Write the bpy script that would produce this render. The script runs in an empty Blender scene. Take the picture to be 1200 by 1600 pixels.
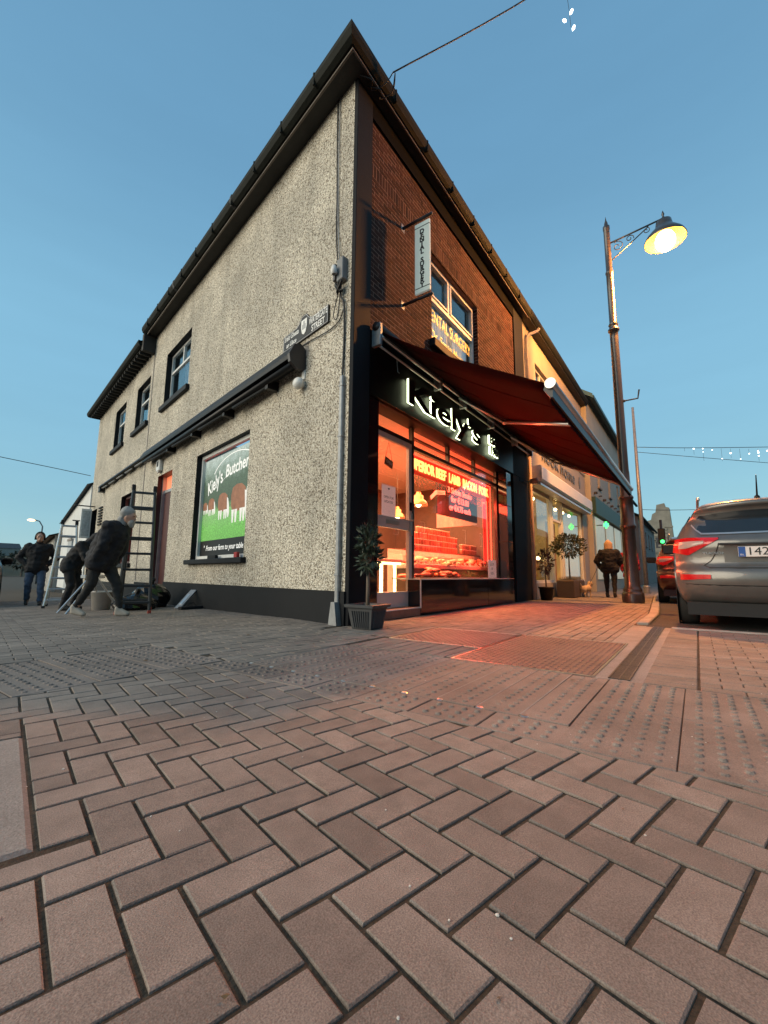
import bpy, math, random
from mathutils import Matrix, Vector, Euler, noise as mnoise
R = math.radians
rnd = random.Random(7)
SC = bpy.context.scene
COL = SC.collection

# ------------------------------------------------------------------ camera
cam = bpy.data.cameras.new('camera'); camo = bpy.data.objects.new('camera', cam); COL.objects.link(camo)
YAW, PIT, ROL = R(35.677), R(8.2366), R(0.4597)
_f = Vector((math.cos(PIT)*math.cos(YAW), math.cos(PIT)*math.sin(YAW), math.sin(PIT)))
_r = Vector((math.sin(YAW), -math.cos(YAW), 0)); _u = _r.cross(_f)
_r2 = math.cos(ROL)*_r + math.sin(ROL)*_u; _u2 = -math.sin(ROL)*_r + math.cos(ROL)*_u
_m = Matrix((_r2, _u2, -_f)).transposed().to_4x4(); _m.translation = Vector((-4.114, -3.5234, 0.62))
camo.matrix_world = _m
cam.sensor_fit = 'VERTICAL'; cam.sensor_height = 24.0; cam.lens = 676/1600*24; cam.clip_start = 0.03; cam.clip_end = 3000
SC.camera = camo

# ------------------------------------------------------------------ sky, sun, exposure
SUN_EL, SUN_AZ = R(20), R(145)             # afterglow of the sunset, low on the left
w = bpy.data.worlds.new('World'); SC.world = w; w.use_nodes = True
nt = w.node_tree; bg = nt.nodes['Background']
sky = nt.nodes.new('ShaderNodeTexSky'); sky.sky_type = 'NISHITA'; sky.sun_disc = False
sky.sun_elevation = SUN_EL; sky.sun_rotation = R(90) - SUN_AZ; sky.altitude = 10; sky.air_density = 1.0; sky.dust_density = 0.3; sky.ozone_density = 5.0
_tc = nt.nodes.new('ShaderNodeTexCoord'); _sz = nt.nodes.new('ShaderNodeSeparateXYZ'); _cr = nt.nodes.new('ShaderNodeValToRGB'); _cr.color_ramp.interpolation = 'EASE'
nt.links.new(_tc.outputs['Generated'], _sz.inputs[0]); nt.links.new(_sz.outputs['Z'], _cr.inputs[0])
_e = _cr.color_ramp.elements; _e[0].position = 0; _e[0].color = (.195,.40,.565,1); _e[1].position = 1; _e[1].color = (.11,.265,.45,1)
for _p, _c in ((.40,(.195,.43,.64)),(.76,(.128,.305,.505))):
    _x = _e.new(_p); _x.color = (*_c, 1)              # even blue of the dusk air, fading to the zenith
_sc = nt.nodes.new('ShaderNodeVectorMath'); _sc.operation = 'SCALE'; _sc.inputs['Scale'].default_value = 20; nt.links.new(_cr.outputs[0], _sc.inputs[0])
_g = nt.nodes.new('ShaderNodeVectorMath'); _g.operation = 'MULTIPLY_ADD'; nt.links.new(sky.outputs[0], _g.inputs[0]); _g.inputs[1].default_value = (1.1, .9, .4); nt.links.new(_sc.outputs[0], _g.inputs[2])
_mp = nt.nodes.new('ShaderNodeMapping'); _mp.inputs['Scale'].default_value = (2.2,2.2,13); nt.links.new(_tc.outputs['Generated'], _mp.inputs[0])
_nz = nt.nodes.new('ShaderNodeTexNoise'); _nz.inputs['Scale'].default_value = 1.6; _nz.inputs['Detail'].default_value = 5; nt.links.new(_mp.outputs[0], _nz.inputs['Vector'])
_mr = nt.nodes.new('ShaderNodeMapRange'); _mr.inputs[1].default_value = .35; _mr.inputs[2].default_value = .7; _mr.inputs[3].default_value = .99; _mr.inputs[4].default_value = 1.025; nt.links.new(_nz.outputs[0], _mr.inputs[0])
_cl = nt.nodes.new('ShaderNodeVectorMath'); _cl.operation = 'SCALE'; nt.links.new(_g.outputs[0], _cl.inputs[0]); nt.links.new(_mr.outputs[0], _cl.inputs['Scale'])   # thin veil of cloud
nt.links.new(_cl.outputs[0], bg.inputs[0]); bg.inputs[1].default_value = 0.05
sun = bpy.data.lights.new('sun', 'SUN'); suno = bpy.data.objects.new('sun', sun); COL.objects.link(suno)
sun.energy = 3.2; sun.angle = R(55); sun.color = (1.0, 0.84, 0.62)
_d = Vector((math.cos(SUN_AZ)*math.cos(SUN_EL), math.sin(SUN_AZ)*math.cos(SUN_EL), math.sin(SUN_EL)))
suno.rotation_euler = _d.to_track_quat('Z', 'Y').to_euler()
SC.view_settings.view_transform = 'Standard'; SC.view_settings.look = 'None'; SC.view_settings.gamma = 1
SC.view_settings.exposure = 0.0
SC.cycles.max_bounces = 8; SC.cycles.transparent_max_bounces = 12; SC.cycles.caustics_reflective = False; SC.cycles.caustics_refractive = False
SC.cycles.use_denoising = True; SC.cycles.sample_clamp_indirect = 6

# ------------------------------------------------------------------ helpers
WA = R(78.625)
WD = Vector((math.cos(WA), math.sin(WA), 0)); WN = Vector((-math.sin(WA), math.cos(WA), 0))
LM = Matrix.Rotation(WA, 4, 'Z')                       # side wall frame: x along the wall, y out of it, z up
FM = Matrix(((1,0,0,0),(0,-1,0,0),(0,0,1,0),(0,0,0,1)))  # front frame: x along, y out of it
ID = Matrix.Identity(4)
def gz(x, y): return -0.02*min(max(y-1.0, 0), 24)

def node(nt, t, **k):
    n = nt.nodes.new(t)
    for a, b in k.items(): setattr(n, a, b)
    return n
_mats = {}
def mat(name, col=(.5,.5,.5), rough=.6, metal=0, var=.12, nscale=6, bump=0, bscale=80, emis=None, es=0, spec=.5, island=0, speck=0, spscale=300, coat=0):
    if name in _mats: return _mats[name]
    m = bpy.data.materials.new(name); m.use_nodes = True; nt = m.node_tree; b = nt.nodes['Principled BSDF']; L = nt.links.new
    b.inputs['Roughness'].default_value = rough; b.inputs['Metallic'].default_value = metal; b.inputs['Specular IOR Level'].default_value = spec
    b.inputs['Coat Weight'].default_value = coat
    tc = node(nt, 'ShaderNodeTexCoord'); no = node(nt, 'ShaderNodeTexNoise'); no.inputs['Scale'].default_value = nscale; no.inputs['Detail'].default_value = 6; no.inputs['Roughness'].default_value = .65
    gp_ = node(nt, 'ShaderNodeNewGeometry'); CO = gp_.outputs['Position'] if island else tc.outputs['Object']
    L(CO, no.inputs['Vector'])
    mr = node(nt, 'ShaderNodeMapRange'); mr.inputs[1].default_value = .25; mr.inputs[2].default_value = .75; mr.inputs[3].default_value = 1-var; mr.inputs[4].default_value = 1+var
    L(no.outputs[0], mr.inputs[0]); val = mr.outputs[0]
    def mul(a, bb):
        q = node(nt, 'ShaderNodeMath', operation='MULTIPLY'); L(a, q.inputs[0]); L(bb, q.inputs[1]); return q.outputs[0]
    if island:
        g = node(nt, 'ShaderNodeNewGeometry'); oi = node(nt, 'ShaderNodeObjectInfo'); ad = node(nt, 'ShaderNodeMath', operation='ADD'); fr = node(nt, 'ShaderNodeMath', operation='FRACT')
        L(g.outputs['Random Per Island'], ad.inputs[0]); L(oi.outputs['Random'], ad.inputs[1]); L(ad.outputs[0], fr.inputs[0])
        m2 = node(nt, 'ShaderNodeMapRange'); m2.inputs[3].default_value = 1-island; m2.inputs[4].default_value = 1+island; L(fr.outputs[0], m2.inputs[0]); val = mul(val, m2.outputs[0])
        n4 = node(nt, 'ShaderNodeTexNoise'); n4.inputs['Scale'].default_value = 1.1; n4.inputs['Detail'].default_value = 7; n4.inputs['Roughness'].default_value = .7; L(CO, n4.inputs['Vector'])
        m4 = node(nt, 'ShaderNodeMapRange'); m4.inputs[1].default_value = .32; m4.inputs[2].default_value = .62; m4.inputs[3].default_value = .74; m4.inputs[4].default_value = 1.1; L(n4.outputs[0], m4.inputs[0]); val = mul(val, m4.outputs[0])
    if speck:
        n2 = node(nt, 'ShaderNodeTexNoise'); n2.inputs['Scale'].default_value = spscale; n2.inputs['Detail'].default_value = 3; L(CO, n2.inputs['Vector'])
        m3 = node(nt, 'ShaderNodeMapRange'); m3.inputs[1].default_value = .3; m3.inputs[2].default_value = .7; m3.inputs[3].default_value = 1-speck; m3.inputs[4].default_value = 1+speck; L(n2.outputs[0], m3.inputs[0]); val = mul(val, m3.outputs[0])
    mx = node(nt, 'ShaderNodeVectorMath', operation='SCALE'); mx.inputs[0].default_value = col[:3]; L(val, mx.inputs['Scale']); L(mx.outputs[0], b.inputs['Base Color'])
    if bump:
        n3 = node(nt, 'ShaderNodeTexNoise'); n3.inputs['Scale'].default_value = bscale; n3.inputs['Detail'].default_value = 5; L(CO, n3.inputs['Vector'])
        bp = node(nt, 'ShaderNodeBump'); bp.inputs['Strength'].default_value = bump; bp.inputs['Distance'].default_value = .01; L(n3.outputs[0], bp.inputs['Height']); L(bp.outputs[0], b.inputs['Normal'])
    if emis:
        b.inputs['Emission Color'].default_value = (*emis, 1); b.inputs['Emission Strength'].default_value = es
    _mats[name] = m; return m
def glass(name, tint=(.9,.95,.95), refl=1.0):
    if name in _mats: return _mats[name]
    m = bpy.data.materials.new(name); m.use_nodes = True; nt = m.node_tree; nt.nodes.clear(); L = nt.links.new
    o = node(nt, 'ShaderNodeOutputMaterial'); mx = node(nt, 'ShaderNodeMixShader'); t = node(nt, 'ShaderNodeBsdfTransparent'); g = node(nt, 'ShaderNodeBsdfGlossy'); f = node(nt, 'ShaderNodeFresnel')
    t.inputs[0].default_value = (*tint, 1); g.inputs['Roughness'].default_value = .01; f.inputs[0].default_value = 1.5; g.inputs[0].default_value = (refl, refl, refl, 1)
    ge = node(nt, 'ShaderNodeNewGeometry'); io = node(nt, 'ShaderNodeMapRange'); io.inputs[3].default_value = 1.5; io.inputs[4].default_value = 1/1.5; L(ge.outputs['Backfacing'], io.inputs[0]); L(io.outputs[0], f.inputs[0])
    L(f.outputs[0], mx.inputs[0]); L(t.outputs[0], mx.inputs[1]); L(g.outputs[0], mx.inputs[2]); L(mx.outputs[0], o.inputs[0])
    _mats[name] = m; return m

class MB:
    def __init__(s, T=ID): s.v = []; s.f = []; s.T = T
    def pt(s, p): s.v.append(tuple(s.T @ Vector(p))); return len(s.v)-1
    def poly(s, pts): s.f.append([s.pt(p) for p in pts])
    def box(s, x0, x1, y0, y1, z0, z1):
        i = [s.pt(p) for p in ((x0,y0,z0),(x1,y0,z0),(x1,y1,z0),(x0,y1,z0),(x0,y0,z1),(x1,y0,z1),(x1,y1,z1),(x0,y1,z1))]
        for q in ((3,2,1,0),(4,5,6,7),(0,1,5,4),(1,2,6,5),(2,3,7,6),(3,0,4,7)): s.f.append([i[k] for k in q])
        return s
    def bbox(s, x0, x1, y0, y1, z0, z1, b=.006):        # chamfered box
        xs, ys, zs = (x0,x1), (y0,y1), (z0,z1); idx = {}
        for ix in (0,1):
            for iy in (0,1):
                for iz in (0,1):
                    sx, sy, sz = (1,-1)[ix], (1,-1)[iy], (1,-1)[iz]
                    for a in range(3):
                        p = [xs[ix], ys[iy], zs[iz]]
                        if a != 0: p[0] += sx*b
                        if a != 1: p[1] += sy*b
                        if a != 2: p[2] += sz*b
                        idx[(ix,iy,iz,a)] = s.pt(p)
        for a in range(3):
            o = [k for k in range(3) if k != a]
            for e in (0,1):
                c = []
                for (m, n) in ((0,0),(1,0),(1,1),(0,1)):
                    k = [0,0,0]; k[a] = e; k[o[0]] = m; k[o[1]] = n; c.append(idx[(*k, a)])
                s.f.append(c)
            for (m, n) in ((0,0),(1,0),(1,1),(0,1)):       # edges parallel to axis a
                k0 = [0,0,0]; k1 = [0,0,0]; k0[a] = 0; k1[a] = 1
                for k in (k0, k1): k[o[0]] = m; k[o[1]] = n
                s.f.append([idx[(*k0, o[0])], idx[(*k0, o[1])], idx[(*k1, o[1])], idx[(*k1, o[0])]])
        for ix in (0,1):
            for iy in (0,1):
                for iz in (0,1): s.f.append([idx[(ix,iy,iz,a)] for a in range(3)])
        return s
    def ring(s, c, ax, ux, uy, r, n):
        return [s.pt(Vector(c) + ux*(r*math.cos(2*math.pi*k/n)) + uy*(r*math.sin(2*math.pi*k/n))) for k in range(n)]
    def tube(s, path, r, n=8, caps=True):
        P = [Vector(p) for p in path]; rs = r if isinstance(r, (list, tuple)) else [r]*len(P); prev = None; up = None
        for i, p in enumerate(P):
            d = (P[min(i+1, len(P)-1)] - P[max(i-1, 0)])
            d = d.normalized() if d.length > 1e-9 else Vector((0,0,1))
            if up is None:
                up = Vector((0,0,1)) if abs(d.z) < .95 else Vector((1,0,0))
            ux = up - d*up.dot(d); ux = ux.normalized() if ux.length > 1e-6 else d.orthogonal().normalized(); up = ux; uy = d.cross(ux)
            cur = s.ring(p, d, ux, uy, rs[i], n)
            if prev:
                for k in range(n): s.f.append([prev[k], prev[(k+1)%n], cur[(k+1)%n], cur[k]])
            elif caps: s.f.append(cur[::-1])
            prev = cur
        if caps: s.f.append(prev)
        return s
    def cyl(s, p0, p1, r0, r1=None, n=12): return s.tube([p0, p1], [r0, r0 if r1 is None else r1], n)
    def lathe(s, prof, n=16, c=(0,0,0)):
        prev = None
        for r, z in prof:
            cur = [s.pt((c[0]+r*math.cos(2*math.pi*k/n), c[1]+r*math.sin(2*math.pi*k/n), c[2]+z)) for k in range(n)]
            if prev:
                for k in range(n): s.f.append([prev[k], prev[(k+1)%n], cur[(k+1)%n], cur[k]])
            prev = cur
        return s
    def ball(s, c, r, n=10, m=7, sq=(1,1,1), jit=0):
        rows = []
        for j in range(1, m):
            a = math.pi*j/m; rows.append([s.pt((c[0]+sq[0]*r*math.sin(a)*math.cos(2*math.pi*k/n)*(1+jit*rnd.uniform(-1,1)), c[1]+sq[1]*r*math.sin(a)*math.sin(2*math.pi*k/n)*(1+jit*rnd.uniform(-1,1)), c[2]+sq[2]*r*math.cos(a)*(1+jit*rnd.uniform(-1,1)))) for k in range(n)])
        t = s.pt((c[0],c[1],c[2]+sq[2]*r)); b = s.pt((c[0],c[1],c[2]-sq[2]*r))
        for k in range(n): s.f.append([t, rows[0][k], rows[0][(k+1)%n]]); s.f.append([b, rows[-1][(k+1)%n], rows[-1][k]])
        for j in range(m-2):
            for k in range(n): s.f.append([rows[j][k], rows[j+1][k], rows[j+1][(k+1)%n], rows[j][(k+1)%n]])
        return s
    def caps(s, a, b, ra, rb, n=10):                     # tapered capsule
        a = Vector(a); b = Vector(b); d = (b-a)
        if d.length < 1e-6: return s.ball(a, ra)
        d.normalize(); P = []; Q = []
        for k in (-.96,-.7,-.35,0): P.append(a + d*(k*ra)); Q.append(ra*math.sqrt(max(0,1-k*k)))
        for k in (0,.35,.7,.96): P.append(b + d*(k*rb)); Q.append(rb*math.sqrt(max(0,1-k*k)))
        return s.tube(P, Q, n)
    def prism(s, poly, z0, z1):                          # poly in xy
        a = [s.pt((x,y,z0)) for x,y in poly]; b = [s.pt((x,y,z1)) for x,y in poly]; n = len(poly)
        s.f.append(a[::-1]); s.f.append(b)
        for k in range(n): s.f.append([a[k], a[(k+1)%n], b[(k+1)%n], b[k]])
        return s
    def prism_y(s, poly, y0, y1):                        # poly in xz
        a = [s.pt((x,y0,z)) for x,z in poly]; b = [s.pt((x,y1,z)) for x,z in poly]; n = len(poly)
        s.f.append(a); s.f.append(b[::-1])
        for k in range(n): s.f.append([a[(k+1)%n], a[k], b[k], b[(k+1)%n]])
        return s
    def prism_x(s, poly, x0, x1):                        # poly in yz
        a = [s.pt((x0,y,z)) for y,z in poly]; b = [s.pt((x1,y,z)) for y,z in poly]; n = len(poly)
        s.f.append(a[::-1]); s.f.append(b)
        for k in range(n): s.f.append([a[k], a[(k+1)%n], b[(k+1)%n], b[k]])
        return s
    def mesh(s, name, m=None, smooth=False):
        me = bpy.data.meshes.new(name); me.from_pydata(s.v, [], s.f); me.update()
        if smooth: me.polygons.foreach_set('use_smooth', [True]*len(me.polygons))
        if m: me.materials.append(m)
        return me
    def build(s, name, m=None, parent=None, smooth=False):
        return link(name, s.mesh(name, m, smooth), parent)
def link(name, me, parent=None):
    o = bpy.data.objects.new(name, me); COL.objects.link(o)
    if parent: o.parent = parent
    return o
def tag(o, label=None, cat=None, group=None, kind=None):
    for k, v in (('label',label),('category',cat),('group',group),('kind',kind)):
        if v: o[k] = v
    return o
def thing(name, label, cat, loc=(0,0,0), rz=0, group=None):
    o = bpy.data.objects.new(name, None); COL.objects.link(o); o.location = loc; o.rotation_euler = (0,0,rz); o.empty_display_size = .1
    return tag(o, label, cat, group)
def copy_tree(o, parent=None):
    c = o.copy(); COL.objects.link(c); c.parent = parent
    for ch in list(o.children): copy_tree(ch, c)
    return c
def text(name, s, size, m, parent, loc, rot=(R(90),0,0), ext=.002, align='CENTER', sx=1, off=0, shear=0, bev=0):
    cu = bpy.data.curves.new(name, 'FONT'); cu.body = s; cu.size = size; cu.extrude = ext; cu.align_x = align; cu.align_y = 'CENTER'; cu.offset = off; cu.shear = shear; cu.bevel_depth = bev; cu.resolution_u = 3
    t = bpy.data.objects.new('tmp', cu); COL.objects.link(t); bpy.context.view_layer.update()
    me = bpy.data.meshes.new_from_object(t.evaluated_get(bpy.context.evaluated_depsgraph_get())); bpy.data.objects.remove(t)
    me.materials.clear(); me.materials.append(m)
    o = link(name, me, parent); o.location = loc; o.rotation_euler = rot; o.scale = (sx,1,1); return o
FR = (R(90),0,0); LR = (R(90),0,R(180))
def wall_open(mb, u0, u1, z0, z1, ops, depth, o=0.0):
    us = sorted({u0,u1,*[a for q in ops for a in q[:2]]}); zs = sorted({z0,z1,*[a for q in ops for a in q[2:4]]})
    for i in range(len(us)-1):
        for j in range(len(zs)-1):
            cu, cz = (us[i]+us[i+1])/2, (zs[j]+zs[j+1])/2
            if any(q[0]<cu<q[1] and q[2]<cz<q[3] for q in ops): continue
            mb.poly([(us[i],o,zs[j]),(us[i+1],o,zs[j]),(us[i+1],o,zs[j+1]),(us[i],o,zs[j+1])])
    return mb
def reveals(mb, q, depth, o=0.0):
    a,b,c,d = q[:4]
    for p, r in (((a,c),(b,c)),((b,c),(b,d)),((b,d),(a,d)),((a,d),(a,c))):
        mb.poly([(p[0],o,p[1]),(r[0],o,r[1]),(r[0],o-depth,r[1]),(p[0],o-depth,p[1])])
    return mb
def frame_rect(mb, a, b, c, d, t, y0, y1):
    mb.box(a,a+t,y0,y1,c,d); mb.box(b-t,b,y0,y1,c,d); mb.box(a+t,b-t,y0,y1,c,c+t); mb.box(a+t,b-t,y0,y1,d-t,d); return mb
def clip(poly, planes):
    for (nx, ny, d) in planes:      # keep nx*x+ny*y<=d
        out = []
        for k in range(len(poly)):
            a, b = poly[k], poly[(k+1)%len(poly)]; fa = nx*a[0]+ny*a[1]-d; fb = nx*b[0]+ny*b[1]-d
            if fa <= 0: out.append(a)
            if fa*fb < 0: t = fa/(fa-fb); out.append((a[0]+(b[0]-a[0])*t, a[1]+(b[1]-a[1])*t))
        poly = out
        if len(poly) < 3: return []
    return poly
def slab_mb(mb, poly, top=0.0, inset=.005, low=.0028, bot=-.03, g=True, tilt=0):
    n = len(poly); cx = sum(p[0] for p in poly)/n; cy = sum(p[1] for p in poly)/n
    def ins(p, k):
        d = math.hypot(p[0]-cx, p[1]-cy) or 1; q = max(0, 1-k*1.3/d); return (cx+(p[0]-cx)*q, cy+(p[1]-cy)*q)
    ta, tb = rnd.uniform(-1,1)*tilt, rnd.uniform(-1,1)*tilt
    def zz(p): return (gz(*p) if g else 0) + top + ta*(p[0]-cx) + tb*(p[1]-cy)
    A = [mb.pt((*p, zz(p)+bot)) for p in poly]; B = [mb.pt((*p, zz(p)-low)) for p in poly]; Cc = [mb.pt((*ins(p,inset), zz(p))) for p in poly]
    for k in range(n):
        j = (k+1)%n; mb.f.append([A[k],A[j],B[j],B[k]]); mb.f.append([B[k],B[j],Cc[j],Cc[k]])
    mb.f.append(Cc)
def remesh(name, mb, voxel, m, parent=None, smooth_it=6, sm=True, fold=0):
    me = mb.mesh('tmp'); o = bpy.data.objects.new('tmp', me); COL.objects.link(o)
    md = o.modifiers.new('r', 'REMESH'); md.mode = 'VOXEL'; md.voxel_size = voxel
    s = o.modifiers.new('s', 'SMOOTH'); s.iterations = smooth_it; s.factor = .5
    bpy.context.view_layer.update()
    r = bpy.data.meshes.new_from_object(o.evaluated_get(bpy.context.evaluated_depsgraph_get())); bpy.data.objects.remove(o); bpy.data.meshes.remove(me)
    if fold:
        ns = [v.normal.copy() for v in r.vertices]
        for v, n_ in zip(r.vertices, ns): v.co += n_*(fold*(mnoise.noise(Vector((v.co.x*9,v.co.y*9,v.co.z*15)))+.5*mnoise.noise(Vector((v.co.x*22,v.co.y*22,v.co.z*34)))))
    r.name = name; r.materials.clear(); r.materials.append(m); r.polygons.foreach_set('use_smooth', [sm]*len(r.polygons))
    return link(name, r, parent)

# ------------------------------------------------------------------ materials
M_bed = mat('joint bed', (.06,.042,.026), .95, var=.6, nscale=6, speck=.4, spscale=90, bump=.6, bscale=150)
M_paver = mat('concrete paver', (.25,.197,.163), .82, var=.22, nscale=9, island=.2, speck=.34, spscale=330, bump=.35, bscale=260)
M_pav2 = mat('grey paver', (.225,.185,.155), .8, var=.22, nscale=3, island=.12, speck=.2, spscale=120, bump=.3, bscale=200)
M_tact = mat('tactile slab', (.235,.185,.155), .8, var=.25, nscale=3, island=.1, speck=.25, spscale=200, bump=.4, bscale=220)
M_tred = mat('red cover plate', (.17,.105,.088), .55, var=.3, nscale=4, island=.05, speck=.2, bump=.2)
M_conc = mat('concrete', (.27,.245,.22), .85, var=.25, nscale=2.5, speck=.2, spscale=150, bump=.4, bscale=180)
M_asph = mat('asphalt', (.05,.05,.052), .9, var=.3, nscale=3, speck=.4, spscale=200, bump=.6, bscale=300)
M_dark = mat('dark paint', (.009,.0105,.013), .6, spec=.2, var=.2, nscale=4, bump=.15, bscale=120)
M_pil = mat('pilaster paint', (.008,.009,.012), .7, spec=.18, var=.25, nscale=3, bump=.25, bscale=90)
M_tile = mat('black granite', (.012,.011,.012), .08, var=.3, nscale=8, spec=.6)
M_black = mat('black plastic', (.008,.008,.009), .45, spec=.3, var=.2)
M_rub = mat('rubber', (.015,.015,.016), .8)
M_gut = mat('gutter metal', (.012,.014,.011), .8, spec=.2, var=.35, nscale=5, bump=.2)
M_soff = mat('soffit boards', (.02,.02,.019), .7, var=.25, nscale=3, bump=.2)
M_bead = mat('soffit bead', (.12,.10,.085), .6)
M_white = mat('white frame', (.72,.72,.70), .4, var=.08)
M_alu = mat('aluminium', (.55,.55,.55), .35, .8, var=.12)
M_galv = mat('galvanised pipe', (.28,.29,.30), .5, .5, var=.25, nscale=12, bump=.2)
M_steel = mat('brushed steel', (.5,.48,.45), .3, .9, var=.1)
M_wire = mat('cable', (.02,.02,.022), .6)
M_lamp = mat('lamp post paint', (.035,.028,.024), .35, var=.25, nscale=9, coat=.3)
M_slate = mat('slate', (.06,.06,.065), .7, var=.35, nscale=6, bump=.4, bscale=30)
M_cream = mat('cream render', (.40,.36,.31), .8, var=.1, nscale=2, bump=.2, bscale=120)
M_wrend = mat('white render', (.68,.69,.68), .8, var=.1, nscale=1.5, bump=.2, bscale=100)
M_maroon = mat('maroon paint', (.075,.02,.018), .45, var=.2)
M_glass = glass('window glass'); M_shopglass = glass('shop glass', (.96,.96,.96))
M_inner = mat('room dark', (.05,.05,.055), .9); M_blind = mat('blind', (.70,.70,.74), .8, var=.1, emis=(.62,.64,.74), es=.16)  # blinds given a faint glow in place of sky reflected in the panes
def pebble():
    m = bpy.data.materials.new('pebbledash'); m.use_nodes = True; nt = m.node_tree; b = nt.nodes['Principled BSDF']; L = nt.links.new
    b.inputs['Roughness'].default_value = .85
    tc = node(nt,'ShaderNodeTexCoord'); v = node(nt,'ShaderNodeTexVoronoi'); v.inputs['Scale'].default_value = 58; v.inputs['Randomness'].default_value = 1
    nz = node(nt,'ShaderNodeTexNoise'); nz.inputs['Scale'].default_value = 60
    mxv = node(nt,'ShaderNodeVectorMath',operation='SCALE'); mxv.inputs['Scale'].default_value = .012; L(tc.outputs['Object'], nz.inputs['Vector']); L(nz.outputs['Color'], mxv.inputs[0])
    ad = node(nt,'ShaderNodeVectorMath',operation='ADD'); L(tc.outputs['Object'], ad.inputs[0]); L(mxv.outputs[0], ad.inputs[1]); L(ad.outputs[0], v.inputs['Vector'])
    sp = node(nt,'ShaderNodeSeparateColor'); L(v.outputs['Color'], sp.inputs[0])
    cr = node(nt,'ShaderNodeValToRGB'); e = cr.color_ramp.elements; e[0].position = 0; e[0].color = (.10,.085,.065,1); e[1].position = 1; e[1].color = (.94,.89,.78,1)
    for p, c in ((.14,(.30,.245,.17)),(.32,(.58,.52,.42)),(.7,(.80,.73,.60))):
        q = e.new(p); q.color = (*c,1)
    L(sp.outputs[0], cr.inputs[0])
    n2 = node(nt,'ShaderNodeTexNoise'); n2.inputs['Scale'].default_value = .9; n2.inputs['Detail'].default_value = 7; L(tc.outputs['Object'], n2.inputs['Vector'])
    mr = node(nt,'ShaderNodeMapRange'); mr.inputs[1].default_value = .3; mr.inputs[2].default_value = .7; mr.inputs[3].default_value = .80; mr.inputs[4].default_value = 1.2; L(n2.outputs[0], mr.inputs[0])
    dr = node(nt,'ShaderNodeMapRange'); dr.inputs[1].default_value = .25; dr.inputs[2].default_value = .7; dr.inputs[3].default_value = 1; dr.inputs[4].default_value = .58; L(v.outputs['Distance'], dr.inputs[0])
    mm = node(nt,'ShaderNodeMath',operation='MULTIPLY'); L(mr.outputs[0], mm.inputs[0]); L(dr.outputs[0], mm.inputs[1])
    st = node(nt,'ShaderNodeTexNoise'); st.inputs['Scale'].default_value = 1; st.inputs['Detail'].default_value = 6; mp = node(nt,'ShaderNodeMapping'); mp.inputs['Scale'].default_value = (2.6,2.6,.3); L(tc.outputs['Object'], mp.inputs[0]); L(mp.outputs[0], st.inputs['Vector'])
    sr = node(nt,'ShaderNodeMapRange'); sr.inputs[1].default_value = .34; sr.inputs[2].default_value = .52; sr.inputs[3].default_value = .86; sr.inputs[4].default_value = 1.04; L(st.outputs[0], sr.inputs[0])
    m5 = node(nt,'ShaderNodeMath',operation='MULTIPLY'); L(mm.outputs[0], m5.inputs[0]); L(sr.outputs[0], m5.inputs[1]); mm = m5
    sc = node(nt,'ShaderNodeVectorMath',operation='SCALE'); L(cr.outputs[0], sc.inputs[0]); L(mm.outputs[0], sc.inputs['Scale']); L(sc.outputs[0], b.inputs['Base Color'])
    bp = node(nt,'ShaderNodeBump'); bp.invert = True; bp.inputs['Strength'].default_value = .9; bp.inputs['Distance'].default_value = .012; L(v.outputs['Distance'], bp.inputs['Height']); L(bp.outputs[0], b.inputs['Normal'])
    return m
M_peb = pebble()
M_brick = mat('red brick', (.055,.0165,.0095), .85, var=.25, nscale=14, spec=.2, island=.42, speck=.2, bump=.4, bscale=140)
M_dfr0 = mat('union black', (.01,.01,.01), .6)
M_mort = mat('mortar', (.21,.11,.078), .9, var=.2, nscale=10, bump=.4)

# ------------------------------------------------------------------ the ground
g = MB()
for (x0,x1) in ((-600,900),):
    ys = [-600, 1, 25, 900]
    for k in range(3): g.poly([(x0,ys[k],gz(0,ys[k])-.006),(x1,ys[k],gz(0,ys[k])-.006),(x1,ys[k+1],gz(0,ys[k+1])-.006),(x0,ys[k+1],gz(0,ys[k+1])-.006)])
tag(g.build('ground', M_bed), kind='structure')
rd = MB(); rd.poly([(2.38,-300,-.003),(600,-300,-.003),(600,-2.3,-.003),(13.5,-2.38,-.003),(4.5,-2.93,-.003),(2.38,-2.95,-.003)])
tag(rd.build('road', M_asph), kind='structure')
rl = MB(); rl.poly([(-60,12.5,gz(0,12.5)-.003),(-1.6,12.5,gz(0,12.5)-.003),(1.2,25,gz(0,25)-.003),(-60,25,gz(0,25)-.003)]); rl.poly([(-60,25,gz(0,25)-.003),(1.2,25,gz(0,25)-.003),(60,300,gz(0,300)-.003),(-60,300,gz(0,300)-.003)])
tag(rl.build('side_road', M_asph), kind='structure')

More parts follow.
